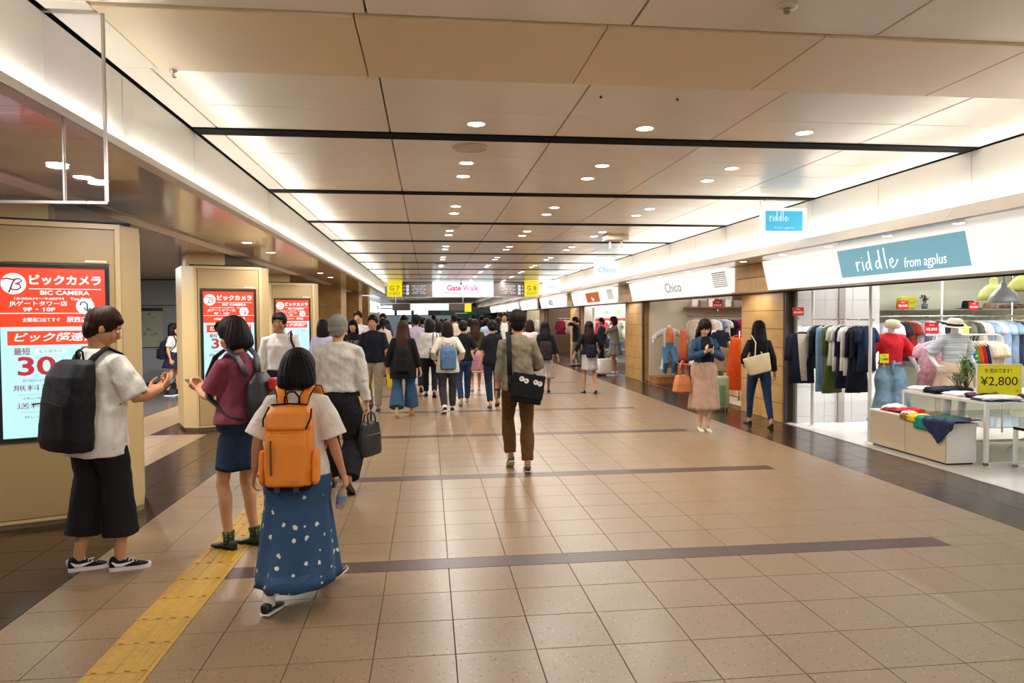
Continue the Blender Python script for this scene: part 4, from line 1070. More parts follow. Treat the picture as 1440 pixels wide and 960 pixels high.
def folded(lab, loc, rz, w_, d, h, col, group=None, m=None, cat='folded clothes', layers=2, name='folded_garment'):
    t = empty(name, lab, cat, loc, rz, group); z = 0
    for k in range(layers):
        b = MB(); nx, ny = 14, 12; hh = h/layers; s = R_.random()*9; V = []
        for j in range(ny+1):
            for i in range(nx+1):
                u, v = i/nx*2-1, j/ny*2-1; e = (1-abs(u)**6)*(1-abs(v)**6)
                V.append(Vector((u*w_/2*(1+.04*math.sin(v*5+s)), v*d/2*(1+.05*math.sin(u*6+s)), z+hh*(.15+.85*e**.4)+.25*hh*math.sin(u*5+s+3*v)*e+.2*hh*math.sin(v*9+4*u+s)*e)))
        n0 = len(V); V += [Vector((p.x, p.y, z)) for p in V]; F = []
        for j in range(ny):
            for i in range(nx): a = j*(nx+1)+i; F.append((a, a+1, a+nx+2, a+nx+1)); F.append((n0+a, n0+a+nx+1, n0+a+nx+2, n0+a+1))
        for i in range(nx): F.append((i+1, i, n0+i, n0+i+1)); a = ny*(nx+1)+i; F.append((a, a+1, n0+a+1, n0+a))
        for j in range(ny): a = j*(nx+1); F.append((a, a+nx+1, n0+a+nx+1, n0+a)); a += nx; F.append((a+nx+1, a, n0+a, n0+a+nx+1))
        b.add(V, F); b.build('layer', m or cloth(col), t, smooth=True); z += hh*.85
    return t
def drape(lab, loc, rz, w_, d, drop, col, point=0, cat='scarf'):
    """cloth lying on a top (depth d along +X from the edge) and hanging over the edge towards -X by drop"""
    t = empty('draped_garment', lab, cat, loc, rz); b = MB(); nx, ny = 22, 18; s = R_.random()*9; V = []
    for th in (0, .006):
        for j in range(ny+1):
            v = j/ny*2-1
            for i in range(nx+1):
                q = i/nx*(d+drop*(1-point*abs(v)**1.0)); L_ = d-q
                f = .014*math.sin(v*9+s+q*6)+.008*math.sin(v*17+q*13)
                if L_ > 0: x, z = L_, .012+.012*abs(math.sin(v*5+s+q*9))+f*.5
                else: x, z = -.016-abs(f)*.8, L_+.012
                yy = v*w_/2*(1-.22*max(0, -L_)/max(drop, .01)*(1 if point else .3))
                V.append(Vector((x-(th if L_ <= 0 else 0), yy, z+(th if L_ > 0 else 0))))
    n0 = (nx+1)*(ny+1); F = []
    for j in range(ny):
        for i in range(nx): a = j*(nx+1)+i; F.append((a, a+nx+1, a+nx+2, a+1)); F.append((n0+a, n0+a+1, n0+a+nx+2, n0+a+nx+1))
    for i in range(nx): F.append((i, i+1, n0+i+1, n0+i)); a = ny*(nx+1)+i; F.append((a+1, a, n0+a, n0+a+1))
    for j in range(ny): a = j*(nx+1); F.append((a+nx+1, a, n0+a, n0+a+nx+1)); a += nx; F.append((a, a+nx+1, n0+a+nx+1, n0+a))
    b.add(V, F); b.build('fabric', cloth(col), t, smooth=True); return t
def frame_table(lab, x0, x1, y0, y1, z, m=None, shelf=None, r=.02, cat='table', top=None):
    t = empty('display_table', lab, cat, ((x0+x1)/2, (y0+y1)/2, 0)); m = m or WPAINT; hx, hy = (x1-x0)/2, (y1-y0)/2
    b = MB(); b.box(-hx, hx, -hy, hy, z-.03, z); bevel(b.build('tabletop', top or m, t), .003)
    for sx in (-1, 1):
        for sy in (-1, 1): b = MB(); b.box(sx*hx-(r*2 if sx > 0 else 0), sx*hx+(r*2 if sx < 0 else 0), sy*hy-(r*2 if sy > 0 else 0), sy*hy+(r*2 if sy < 0 else 0), 0, z-.03); bevel(b.build('leg', m, t), .003)
    for sy in (-1, 1): b = MB(); b.box(-hx, hx, sy*hy-(r*2 if sy > 0 else 0), sy*hy+(r*2 if sy < 0 else 0), 0, r*1.6); b.build('foot_rail', m, t)
    if shelf: b = MB(); b.box(-hx+.01, hx-.01, -hy+.01, hy-.01, shelf-.006, shelf); b.build('glass_shelf', GLASS, t)
    return t
def hat(nm, lab, loc, col, r=.16, crown=.09, band=None, brim=True, rz=0, tilt=0):
    t = empty(nm, lab, 'hat', loc, rz); M = Matrix.Rotation(tilt, 4, 'X')
    b = MB()
    if brim: b.lathe([(.001, .008), (.09, .008), (.1, .006), (r, 0), (r+.003, .004), (.1, .014), (.096, .03), (.09, crown*.8), (.07, crown), (.02, crown-.008), (.001, crown-.01)], n=32, M=M)
    else: b.lathe([(.001, .0), (.085, 0), (.10, .02), (.105, .05), (.085, crown), (.04, crown+.015), (.001, crown+.018)], n=32, M=M)
    b.build('crown', cloth(col), t, smooth=True)
    if band: b = MB(); b.lathe([(.1, .014), (.104, .016), (.1, .042), (.094, .042)], n=32, M=M); b.build('band', cloth(band), t, smooth=True)
    return t
def plant(lab, loc, h, n, col, spread=.1, leaf=.035, pot=None, cat='plant'):
    t = empty('leafy_plant', lab, cat, loc); st = MB(); lf = MB(); z0 = 0
    if pot: b = MB(); b.lathe([(.001, 0), (pot*.8, 0), (pot, pot*1.6), (pot*.9, pot*1.6), (pot*.85, pot*1.45), (.001, pot*1.45)], n=20); b.build('pot', plastic('#5e646a', .5), t, smooth=True); z0 = pot*1.45
    for k in range(n):
        a = R_.uniform(0, 6.28); q = R_.random(); tip = Vector((math.cos(a)*spread*q, math.sin(a)*spread*q, z0+h*R_.uniform(.45, 1)))
        base = Vector((math.cos(a)*.01, math.sin(a)*.01, z0)); mid = base.lerp(tip, .5)+Vector((0, 0, h*.08)); st.tube([base, mid, tip], .0022, n=5)
        for s_ in (.5, .7, .85, 1):
            p = mid.lerp(tip, s_); d = Vector((R_.uniform(-1, 1), R_.uniform(-1, 1), R_.uniform(-.2, .8))).normalized(); w_ = d.cross(Vector((0, 0, 1))).normalized()*leaf*.33
            n_ = d.cross(w_).normalized()*leaf*.08
            lf.add([p, p+d*leaf*.5+w_, p+d*leaf, p+d*leaf*.5-w_, p+d*leaf*.5+n_], [(0, 1, 4), (1, 2, 4), (2, 3, 4), (3, 0, 4), (0, 3, 2, 1)])
    st.build('stems', cloth('#5a5a38'), t); lf.build('leaves', mat('leaf_'+col, col, .5, var=.3, vscale=30), t, kind='stuff'); return t

# ------------------------------------------------------------------ near shop (riddle)
s1 = wall('wall_back', 5.62, 6.98, 10.36, 10.43, 0, 2.6, mat('joint_grey', '#8c8984', .6))
for k in range(3):
    x0 = 5.64+k*.45
    for z0, z1 in ((.0, .1), (.1, .56), (.56, 1.9), (1.9, 2.5)):
        b = MB(); b.box(x0+.002, x0+.448, 10.345, 10.36, z0+.002, z1-.002); b.build('wall_panel', WHITEW, s1)
b = MB(); b.box(6.30, 6.40, 10.31, 10.345, 0, 2.5); b.build('pilaster', mat('warm_grey', '#a79d94', .5), s1)
wall('wall_back', 6.98, 11.85, 10.85, 10.95, 0, 2.6, SAGE)
wall('wall_back', 6.93, 6.99, 10.36, 10.86, 0, 2.6, SAGE)
wall('wall_back', 11.0, 11.1, -3, 10.9, 0, 2.6, SAGE)
b = MB(); b.box(5.7, 11, -3, 10.9, 2.50, 2.56); struct(b.build('ceiling', WHITEW))
for x, y, l in ((5.75, 10.1, 'white floor to ceiling post beside the front-facing navy cardigan'), (5.70, 8.62, 'white floor to ceiling post beside the red-topped mannequin')):
    pole('display_post', l, [(x, y, 0), (x, y, 2.5)], .022, WPAINT, 'post')
for x, l in ((7.02, 'chrome upright of the rear rail, left one'), (8.12, 'white upright of the rear rail between shelf and lamps'), (9.35, 'chrome upright of the rear rail beneath the domed lamps')):
    pole('display_post', l, [(x, 10.45, 0), (x, 10.45, 2.5)], .018, CHROME if x != 8.12 else WPAINT, 'post')
t = empty('clothes_rail', 'chrome clothes rail along the glass front of the near shop', 'clothes rail', (5.73, 8.6, 1.60))
b = MB(); b.tube([(0, 0, 0), (.02, 1.52, 0)], .011, n=10); b.build('bar', CHROME, t, smooth=True)
for y in (.02, 1.5): b = MB(); b.lathe([(.018, -.015), (.018, .015)], (0 if y < 1 else .02, y, 0)); b.build('bracket', CHROME, t)
t = empty('clothes_rail', 'long chrome rail under the shelf on the sage wall', 'clothes rail', (6.95, 10.42, 1.64))
b = MB(); b.tube([(0, 0, 0), (3.4, 0, 0)], .012, n=10); b.build('bar', CHROME, t, smooth=True)
for x in (.07, 1.17, 2.4): b = MB(); b.tube([(x, 0, 0), (x, .4, 0)], .008, n=8); b.build('bracket', CHROME, t)
t = empty('wall_shelf', 'thin sage shelf carrying a yellow bag and hats', 'shelf', (8.6, 10.66, 1.755))
b = MB(); b.box(-1.6, 1.6, -.18, .19, -.02, 0); b.build('board', mat('shelf_sage', '#9a987f', .4), t)
# garments on the front rail, far to near
spec = [('tee', '#8f9099', .55, 'grey lace shirt'), ('cardigan', '#23252e', .62, 'black cardigan over a white top'), ('pants', '#7fa0ba', .95, 'light blue denim trousers'), ('pants', '#64809a', .92, 'mid blue denim trousers'),
        ('dress', '#55602f', .95, 'olive green dress'), ('tee', '#d6d3cc', .55, 'white ruffled shirt'), ('tee', '#c7c5c4', .62, 'pale grey shirt'), ('dress', '#1c2138', .85, 'navy dress'), ('tee', '#e5e2dc', .60, 'white blouse'),
        ('cardigan', '#c9c5c0', .66, 'silver grey cardigan'), ('dress', '#171a26', .88, 'black lace-hemmed dress'), ('cardigan', '#20242f', .6, 'dark cardigan'), ('tee', '#1f2947', .58, 'dark blue shirt nearest the white post')]
for k, (kd, c_, L, l) in enumerate(spec):
    y = 9.98-k*.103
    garment(kd, l+' on a pale hanger on the front rail', (5.73+.02*(y-8.6)/1.52, y, 1.602), math.radians(22+R_.uniform(-6, 6)), c_, .33, L, 'clothes on the front rail', inner='#d9d6cf' if k == 1 else None, hang='#e6ddcf')
pk = garment('cardigan', 'front-facing navy cardigan over a cream top on a wooden hanger by the post', (5.50, 9.95, 1.50), math.radians(-12), '#1d2233', .36, .74, inner='#cbbfae', hang='#d8b98c')
b = MB(); b.tube([(.0, .0, 0), (.17, .17, .01)], .006, n=8); o = b.build('hook_arm', STEEL, pk)
price_card('red price card reading 2,800 beside the navy cardigan', (5.46, 10.0, 1.66), math.radians(-12), '¥2,800', .16, .12)
# garments on the back rail
cols = [('tee', '#dfe0e6', .7, 'white sleeveless blouse'), ('tee', '#2a2c33', .6, 'black shirt'), ('tee', '#8c2e22', .6, 'brick red shirt'), ('tee', '#a7a9ae', .7, 'light grey shirt'), ('tee', '#6f7480', .7, 'slate grey shirt'), ('cardigan', '#c7c9cf', .7, 'pale cardigan'),
        ('tee', '#232838', .7, 'navy shirt'), ('tee', '#e8e8ea', .7, 'white shirt'), ('cardigan', '#e6dc66', .6, 'lemon yellow cardigan'), ('tee', '#6d6a58', .65, 'khaki shirt'), ('tee', '#54564c', .65, 'dark olive shirt'), ('tee', '#d9d2c0', .7, 'cream shirt'), ('tee', '#93a9cf', .7, 'sky blue shirt'),
        ('tee', '#c9ccd2', .72, 'silver shirt'), ('tee', '#a9bcd6', .75, 'powder blue shirt'), ('tee', '#8fa3b8', .72, 'grey blue shirt'), ('tee', '#3c4658', .7, 'steel blue shirt'), ('tee', '#b0a78e', .7, 'sand shirt')]
for k, (kd, c_, L, l) in enumerate(cols):
    garment(kd, l+' on the rail under the sage shelf', (7.22+k*.135, 10.42, 1.642), math.radians(-62+R_.uniform(-7, 7)), c_, .36, L, 'clothes on the rear rail')
# shelf goods
t = empty('yellow_bag', 'yellow handbag on the sage shelf', 'handbag', (7.62, 10.62, 1.757))
b = MB(); b.loft([[Vector((math.copysign(abs(math.cos(a))**.5, math.cos(a))*.14*s, math.copysign(abs(math.sin(a))**.6, math.sin(a))*.07*s, z)) for a in [2*math.pi*j/24 for j in range(24)]] for z, s in ((0, .9), (.02, 1), (.12, 1.0), (.18, .85), (.20, .5))]); b.build('body', leather('#c9bd1c'), t, smooth=True)
b = MB(); b.tube([(.12, 0, .12), (.19, 0, .17), (.21, 0, .12), (.19, 0, .06), (.14, 0, .05)], .005, n=8); b.build('handle', leather('#c9bd1c'), t, smooth=True)
b = MB(); b.box(-.13, .13, -.085, -.07, .10, .19); bevel(b.build('flap', leather('#b8ac12'), t), .01)
t = plant('tiny dark plant in a square grey pot on the sage shelf', (7.95, 10.62, 1.757), .13, 14, '#3f4a34', .07, .05, .05)
hat('felt_hat', 'black hat on the sage shelf beside the domed lamps', (8.72, 10.62, 1.757), '#17181d', .2, .13)
hat('straw_hat', 'checked cap behind the yellow-green lamp on the shelf', (9.1, 10.62, 1.757), '#8a6f5c', .15, .09, rz=.3)
for x, l in ((9.4, 'left'), (9.62, 'middle'), (9.84, 'right')): folded(l+' one of the folded plaid cloths on the sage shelf behind the lamps', (x, 10.62, 1.757), 0, .18, .16, .07, '#8d6c60', group='plaid cloths on the shelf')
price_card('red price card reading 3,900 left of the yellow bag', (7.36, 10.32, 1.75), 0, '¥3,900', .18, .135)
price_card('red price card reading 2,800 hanging over the pink blouse', (7.0, 9.2, 1.40), math.radians(-5), '¥2,800', .20, .15)
price_card('red price card reading 3,900 before the black hat', (8.55, 10.30, 1.73), 0, '¥3,900', .17, .13)
# domed lamps
def pendant(lab, loc, r, col, ztop=2.5, m=None, ring=False):
    t = empty('pendant_lamp', lab, 'lamp', loc); m = m or metal(col, .25)
    b = MB(); b.lathe([(r, 0), (r*1.01, .006), (r*.97, .05*r/.17), (r*.80, .11*r/.17), (r*.5, .165*r/.17), (r*.24, .19*r/.17), (r*.22, .25*r/.17), (r*.12, .27*r/.17), (r*.1, .262*r/.17), (r*.2, .18*r/.17), (r*.48, .158*r/.17), (r*.78, .105*r/.17), (r*.95, .045*r/.17), (r*.985, 0)], n=40); b.build('shade', m, t, smooth=True)
    b = MB(); b.ell((0, 0, .07*r/.17), (r*.3, r*.3, r*.35)); b.build('bulb', glow('#fff4dc', 6), t, smooth=True)
    b = MB(); b.tube([(0, 0, .26*r/.17), (0, 0, ztop-loc[2])], .004, n=6); b.build('cord', plastic('#2a2a2a'), t)
    return t
pendant('silver domed metal lamp over the yellow price board', (6.60, 7.5, 1.795), .155, '#b4bac4', m=mat('lamp_silver', '#b9bec6', .3, metal=.35))
pendant('white domed lamp at the right edge of the picture', (6.45, 6.75, 1.79), .19, '#e8f0f2', m=mat('lamp_white', '#dfe8ea', .25))
pendant('yellow-green domed lamp behind the silver one', (7.42, 8.6, 1.85), .19, '#a8a83c', m=mat('lamp_lime', '#a9a84a', .25))
pendant('olive domed lamp behind the white one', (8.12, 8.9, 1.98), .19, '#8f8f2c', m=mat('lamp_olive', '#93922a', .25))
# beige cabinet and the table
t = empty('display_cabinet', 'low beige and white cabinet at the shop edge, clothes on top', 'cabinet', (5.82, 7.84, 0))
b = MB(); b.box(-.165, .19, -.67, .67, .02, .44); b.build('body', WPAINT, t)
for y0, y1 in ((-.67, -.003), (.003, .67)): b = MB(); b.box(-.18, -.165, y0, y1, .03, .435); bevel(b.build('front_panel', mat('cab_beige', '#b5a286', .45), t), .002)
b = MB(); b.box(-.185, .2, -.68, .68, .44, .46); bevel(b.build('top', WPAINT, t), .003)
b = MB(); b.box(-.15, .17, -.65, .65, 0, .02); b.build('plinth', DARK, t)
frame_table('white framed display table covered with folded tops', 6.04, 7.9, 7.07, 8.46, .70, shelf=.42)
frame_table('small white framed glass table under the yellow board', 6.30, 7.5, 5.9, 7.0, .44, r=.018, top=GLASS)
for k, (x, y, w_, d, h, c_, l) in enumerate(((6.2, 8.28, .26, .30, .06, '#e6ddd6', 'pale pink folded top at the far end of the table'), (6.22, 8.00, .30, .26, .08, '#1d2030', 'black and white flower print top heaped on the table'), (6.5, 8.1, .3, .3, .07, '#23263a', 'dark print top behind the flower print heap'),
        (6.26, 7.70, .32, .30, .05, '#e9e4dc', 'cream folded top in the middle of the table'), (6.34, 7.48, .34, .22, .06, '#4a1532', 'wine red folded top on the table'), (6.30, 7.22, .42, .24, .06, '#e7e4e4', 'white folded top nearest the shop front'), (6.85, 7.3, .32, .25, .05, '#5a4a34', 'brown folded top before the yellow board'))):
    folded(l, (x, y, .70), 0, w_, d, h, c_, layers=2)
folded('navy trousers folded under the white top', (6.28, 7.21, .698), 0, .46, .27, .02, '#1e2744', layers=1)
for x, y, w_, d, h, c_, l in ((5.85, 8.34, .26, .2, .06, '#ddd5cc', 'off-white folded top at the far end of the cabinet'), (5.76, 8.22, .18, .3, .035, '#7c1420', 'dark red folded top on the cabinet'), (5.85, 8.05, .3, .24, .05, '#c3201d', 'bright red folded top on the cabinet'), (5.74, 8.04, .12, .26, .03, '#1d1c22', 'black folded top under the red one'),
        (5.72, 7.86, .16, .16, .04, '#e4dac8', 'cream folded top beside the brown scarf'), (5.9, 7.66, .24, .2, .05, '#6a5230', 'brown folded top at the back of the cabinet')):
    folded(l, (x, y, .46), 0, w_, d, h, c_, layers=1)
drape('brown scarf hanging a little over the cabinet front', (5.64, 7.82, .46), 0, .16, .14, .06, '#7a6238')
drape('yellow top between brown scarf and teal top', (5.64, 7.70, .462), 0, .16, .26, .06, '#d9b92c')
drape('teal green top hanging over the cabinet front', (5.64, 7.54, .464), 0, .26, .32, .13, '#17786a')
drape('dark green top behind the teal one', (5.74, 7.40, .475), .1, .24, .24, .0, '#1a5a48')
drape('large navy cloth falling over the cabinet corner in a point', (5.64, 7.26, .470), .15, .42, .36, .26, '#252a48', .75)
# yellow price board
t = empty('price_board', 'large yellow price board reading 2,800 yen on the table', 'sign', (6.49, 7.42, .71), math.radians(-8))
b = MB(); b.box(-.245, .245, -.006, .006, 0, .37); b.build('board', plastic('#eee21a', .45), t)
for r in ((-.255, .255, -.012, 0), (-.255, .255, .37, .382), (-.255, -.245, 0, .37), (.245, .255, 0, .37)): b = MB(); b.box(r[0], r[1], -.009, .009, r[2], r[3]); b.build('frame', WPAINT, t)
INK = plastic('#2a2616', .5)
text('今 売れてます！', .06, INK, t, (0, -.008, .30), (math.pi/2, 0, 0), width=.31, extr=.0006); text('¥2,800', .14, INK, t, (0, -.008, .18), (math.pi/2, 0, 0), width=.42, extr=.0006, bold=.0005)
text('riddle', .03, INK, t, (-.05, -.008, .055), (math.pi/2, 0, 0), extr=.0006); text('+tax', .02, INK, t, (.2, -.008, .075), (math.pi/2, 0, 0), extr=.0006)
b = MB(); b.tube([(0, .01, .3), (0, .12, 0)], .005, n=6); b.build('prop_leg', STEEL, t)
# T-stand with a pink blouse
t = empty('garment_stand', 'white garment stand with a wide bar behind the table', 'clothes stand', (7.2, 9.1, 0))
b = MB(); b.tube([(-.35, 0, 1.38), (.72, 0, 1.38), (.80, 0, 1.34), (.82, 0, 1.25), (.82, 0, 0)], .013, n=10); b.build('top_bar', WPAINT, t, smooth=True); b = MB(); b.tube([(-.2, 0, 1.38), (-.2, 0, 0)], .013, n=10); b.build('upright', WPAINT, t, smooth=True)
PINK = mat('pink_floral', '#d3a0ac', .8, var=.3, vscale=22)
garment('tee', 'pink flower print blouse on a white hanger above the table', (6.92, 9.07, 1.37), math.radians(-8), '#d3a0ac', .42, .60, m=PINK, hang='#f0f0f0')
garment('tee', 'salmon pink blouse half behind the flower print one', (7.06, 9.1, 1.38), math.radians(-14), '#d89a90', .40, .56, hang='#f0f0f0')
plant('leafy artificial plant between the pink blouse and the satin skirt', (6.60, 8.05, .74), .42, 46, '#6d8f4a', .13, .055)
plant('grey-green sprig at the foot of the leafy plant', (6.46, 8.0, .74), .2, 30, '#6c7868', .14, .045)
# a row of small bright garments on the white stand
for k, (c_, l) in enumerate((('#1f3f77', 'cobalt blue'), ('#2a6aa0', 'mid blue'), ('#5c8a2e', 'grass green'), ('#d8501e', 'orange'), ('#b4261e', 'red'), ('#25284a', 'ink navy'), ('#d8cdb4', 'pale sand'), ('#e0d6b8', 'ivory'), ('#d6c9a8', 'oatmeal'), ('#e8ddc2', 'cream'))):
    garment('tee' if k > 5 else 'skirt', l+' garment on the white stand right of the striped mannequin', (7.42+k*.055, 9.1, 1.38-.02), math.radians(-75), c_, .26, .36 if k < 6 else .48, 'garments on the white stand')
for k, (c_, l) in enumerate((('#d8901c', 'mustard'), ('#e0641c', 'bright orange'), ('#c8421a', 'burnt orange'), ('#1c1c20', 'black'), ('#e6b04a', 'amber'))):
    garment('skirt', l+' skirt on the rack at the right edge of the picture', (8.02+k*.11, 8.3, 1.32), math.radians(-60), c_, .3, .55, 'skirts at the right edge')
pole('clothes_rack', 'plain rack carrying the orange skirts', [(7.98, 8.3, 0), (7.98, 8.3, 1.325), (8.9, 8.3, 1.325), (8.9, 8.3, 0)], .012, WPAINT, 'clothes rack', False)
for k in range(4): garment('dress', ['olive long dress', 'orange red long dress', 'mustard long dress', 'dark green long dress'][k]+' hanging low behind the glass table', (7.9+k*.13, 7.6, 1.0), math.radians(-60), ['#5e5a26', '#c0371a', '#b08c28', '#2c4a34'][k], .34, .62, 'long dresses behind the table')
pole('clothes_rack', 'low rack behind the glass table', [(7.85, 7.6, 0), (7.85, 7.6, 1.0), (8.45, 7.6, 1.0), (8.45, 7.6, 0)], .012, STEEL, 'clothes rack', False)
pole('mirror_leg', 'curved chrome foot of a stand under the tables', [(6.9, 7.75, 0.01), (7.0, 7.75, .12), (7.12, 7.75, .16), (7.2, 7.75, .16), (7.2, 7.75, .40)], .01, CHROME, 'stand', False)

# ------------------------------------------------------------------ second shop (Chico)
CR = mat('cream_wall', '#cdbfa6', .55)
wall('wall_back', 5.62, 9.0, 17.6, 17.72, 0, 2.6, CR); wall('wall_back', 9.0, 9.1, 11.9, 17.7, 0, 2.6, CR)
wall('wall_back', 7.2, 9.1, 11.9, 12.0, 0, 2.6, mat('shop_wood', '#8a5a30', .45, var=.2, vscale=3, stretch=(1, 1, 6)))
b = MB(); b.box(5.7, 9.1, 11.9, 17.7, 2.50, 2.56); struct(b.build('ceiling', WHITEW))
WOOD = mat('shelf_wood', '#9a6234', .4, var=.2, vscale=4, stretch=(6, 1, 1))
b = MB(); b.box(5.7, 8.9, 12.1, 14.3, -.005, .004); o = struct(b.build('floor', FW))
t = empty('platform', 'round-edged wooden platform under the mannequin with jeans', 'platform', (6.12, 17.2, 0))
b = MB(); b.prism([(-.55, -.2), (-.5, -.28), (.5, -.28), (.55, -.2), (.55, .3), (-.55, .3)], 0, .15); b.build('base', WOOD, t); b = MB(); b.prism([(-.57, -.2), (-.52, -.3), (.52, -.3), (.57, -.2), (.57, .3), (-.57, .3)], .15, .17); b.build('top', WOOD, t)
t = empty('wall_shelf', 'wooden shelf with small boxes above the rack in the second shop', 'shelf', (7.4, 17.4, 1.9))
b = MB(); b.box(-.9, .9, -.2, .2, -.03, 0); b.build('board', WOOD, t)
for k in range(7):
    q = R_.uniform(.08, .14); t = empty('shelf_box', '%s box on the wooden shelf of the second shop, %s from the left' % (['pale', 'mid grey', 'ivory', 'black'][k % 4], ORD[k]), 'box', (6.7+k*.22, 17.4, 1.9), 0, 'boxes on the wooden shelf')
    b = MB(); b.box(-.07, .07, -.07, .07, 0, q*1.5); b.build('carton', plastic(('#e2ddd4', '#8d8a88', '#efe9df', '#33353c')[k % 4]), t)
    b = MB(); b.box(-.072, .072, -.072, .072, q*1.5, q*1.5+.02); b.build('lid', plastic('#cfc8bc'), t)
t = empty('clothes_rail', 'dark clothes rail under the wooden shelf', 'clothes rail', (6.5, 17.1, 1.66)); b = MB(); b.tube([(0, 0, 0), (2.2, 0, 0)], .013, n=8); b.build('bar', metal('#555', .3) if False else metal('#6a6660', .3), t)
for x in (.1, 2.1): b = MB(); b.tube([(x, 0, 0), (x, .5, 0)], .01, n=6); b.build('bracket', metal('#6a6660', .3), t)
for k, (kd, c_, l) in enumerate((('dress', '#d7c7ae', 'beige long coat'), ('dress', '#e0d8cc', 'cream long shirt'), ('skirt', '#d86a42', 'coral skirt'), ('tee', '#e6e2da', 'white shirt'), ('tee', '#8a93a8', 'blue print shirt'), ('tee', '#e2dfd6', 'ivory shirt'), ('tee', '#222530', 'black shirt'), ('tee', '#b02c46', 'crimson shirt'), ('tee', '#7a2440', 'wine shirt'), ('tee', '#d0506a', 'rose shirt'), ('tee', '#3a4a6a', 'dark blue shirt'), ('tee', '#8c3048', 'berry shirt'))):
    garment(kd, l+' on the dark rail of the second shop', (6.62+k*.15, 17.1, 1.662), math.radians(-50), c_, .38, .95 if kd == 'dress' else .6, 'clothes on the dark rail')
for nm, x0, x1, y0, y1, z, l in (('a', 6.35, 7.2, 15.95, 16.8, .88, 'tall dark table with a pale blouse and scarf'), ('b', 5.70, 6.35, 14.9, 15.9, .60, 'low black metal table with dark and white tops')):
    frame_table(l, x0, x1, y0, y1, z, metal('#3a3430', .4), r=.012, top=WOOD)
for x, y, z, c_, l in ((6.55, 16.3, .88, '#e6e3dd', 'white blouse on the tall table'), (6.9, 16.45, .88, '#2c3a60', 'navy and white scarf on the tall table'), (5.85, 15.6, .6, '#4a1c20', 'maroon top on the low black table'), (6.0, 15.35, .6, '#e4dfd6', 'white top on the low black table'), (6.2, 15.1, .6, '#1c1a1c', 'black top on the low black table')):
    folded(l, (x, y, z), 0, .32, .3, .08, c_, layers=2)
garment('skirt', 'long orange pleated skirt on a stand beside the stone pier', (6.06, 13.3, 1.36), math.radians(-25), '#d4501c', .50, 1.05, hang='#d0a890')
garment('skirt', 'coral wide trousers hanging behind the phone user', (6.24, 16.9, 1.45), math.radians(-20), '#d2694a', .22, 1.0)
pole('garment_stand', 'slim stand carrying the long orange skirt', [(6.06, 13.33, 0), (6.06, 13.33, 1.37)], .011, STEEL, 'clothes stand')
pole('garment_stand', 'slim stand carrying the coral trousers', [(6.24, 16.93, 0), (6.24, 16.93, 1.46)], .011, STEEL, 'clothes stand')
t = price_card('red sale card above the mannequins of the second shop', (6.02, 14.3, 1.83), math.radians(-8), 'SALE', .20, .15); b = MB(); b.tube([(0, 0, .15), (0, 0, .67)], .003, n=6); b.build('cord', STEEL, t)
t = empty('shop_counter', 'plain wooden counter behind the white-armed mannequin', 'counter', (6.6, 13.9, 0)); b = MB(); b.box(-.35, .4, -.4, .4, .02, .98); b.build('body', mat('light_wood', '#c9a468', .45, var=.12, vscale=4, stretch=(1, 1, 8)), t); b = MB(); b.box(-.37, .42, -.42, .42, .98, 1.01); b.build('top', WOOD, t)
t = empty('timber_hood', 'warm wooden hood over the right half of the second shop', 'panel', (6.6, 13.3, 1.96)); b = MB(); b.box(-.7, .9, -.6, .0, 0, .5); b.build('hood', WOOD, t); b = MB(); b.box(-.7, .9, -.62, -.6, 0, .04); b.build('edge_strip', STEEL, t)
area_light('hood_lamp', (6.3, 13.0, 1.93), .6, .3, 10, WARM)
# wheeled umbrella stand by the pier
t = empty('umbrella_case', 'pale green and cream suitcase standing by the stone pier', 'suitcase', (5.10, 12.0, 0))
b = MB(); b.loft([[Vector((math.copysign(abs(math.cos(a))**.5, math.cos(a))*.16*s, math.copysign(abs(math.sin(a))**.6, math.sin(a))*.10*s, z)) for a in [2*math.pi*j/20 for j in range(20)]] for z, s in ((.04, .9), (.07, 1), (.55, 1), (.6, .9))]); b.build('shell', mat('case_shell', '#a9b08e', .35), t, smooth=True)
b = MB(); b.tube([(-.06, 0, .6), (-.06, 0, .84), (.06, 0, .84), (.06, 0, .6)], .008, n=8); b.build('handle', STEEL, t)
for x in (-.1, .1):
    for y in (-.06, .06): b = MB(); b.tube([(x-.01, y, .022), (x+.01, y, .022)], .022, n=12); b.build('wheel', plastic('#1c1c1e'), t)
b = MB(); b.box(-.05, .05, -.125, -.1, .1, .45); bevel(b.build('front_strap', plastic('#5f8f6a'), t), .01)

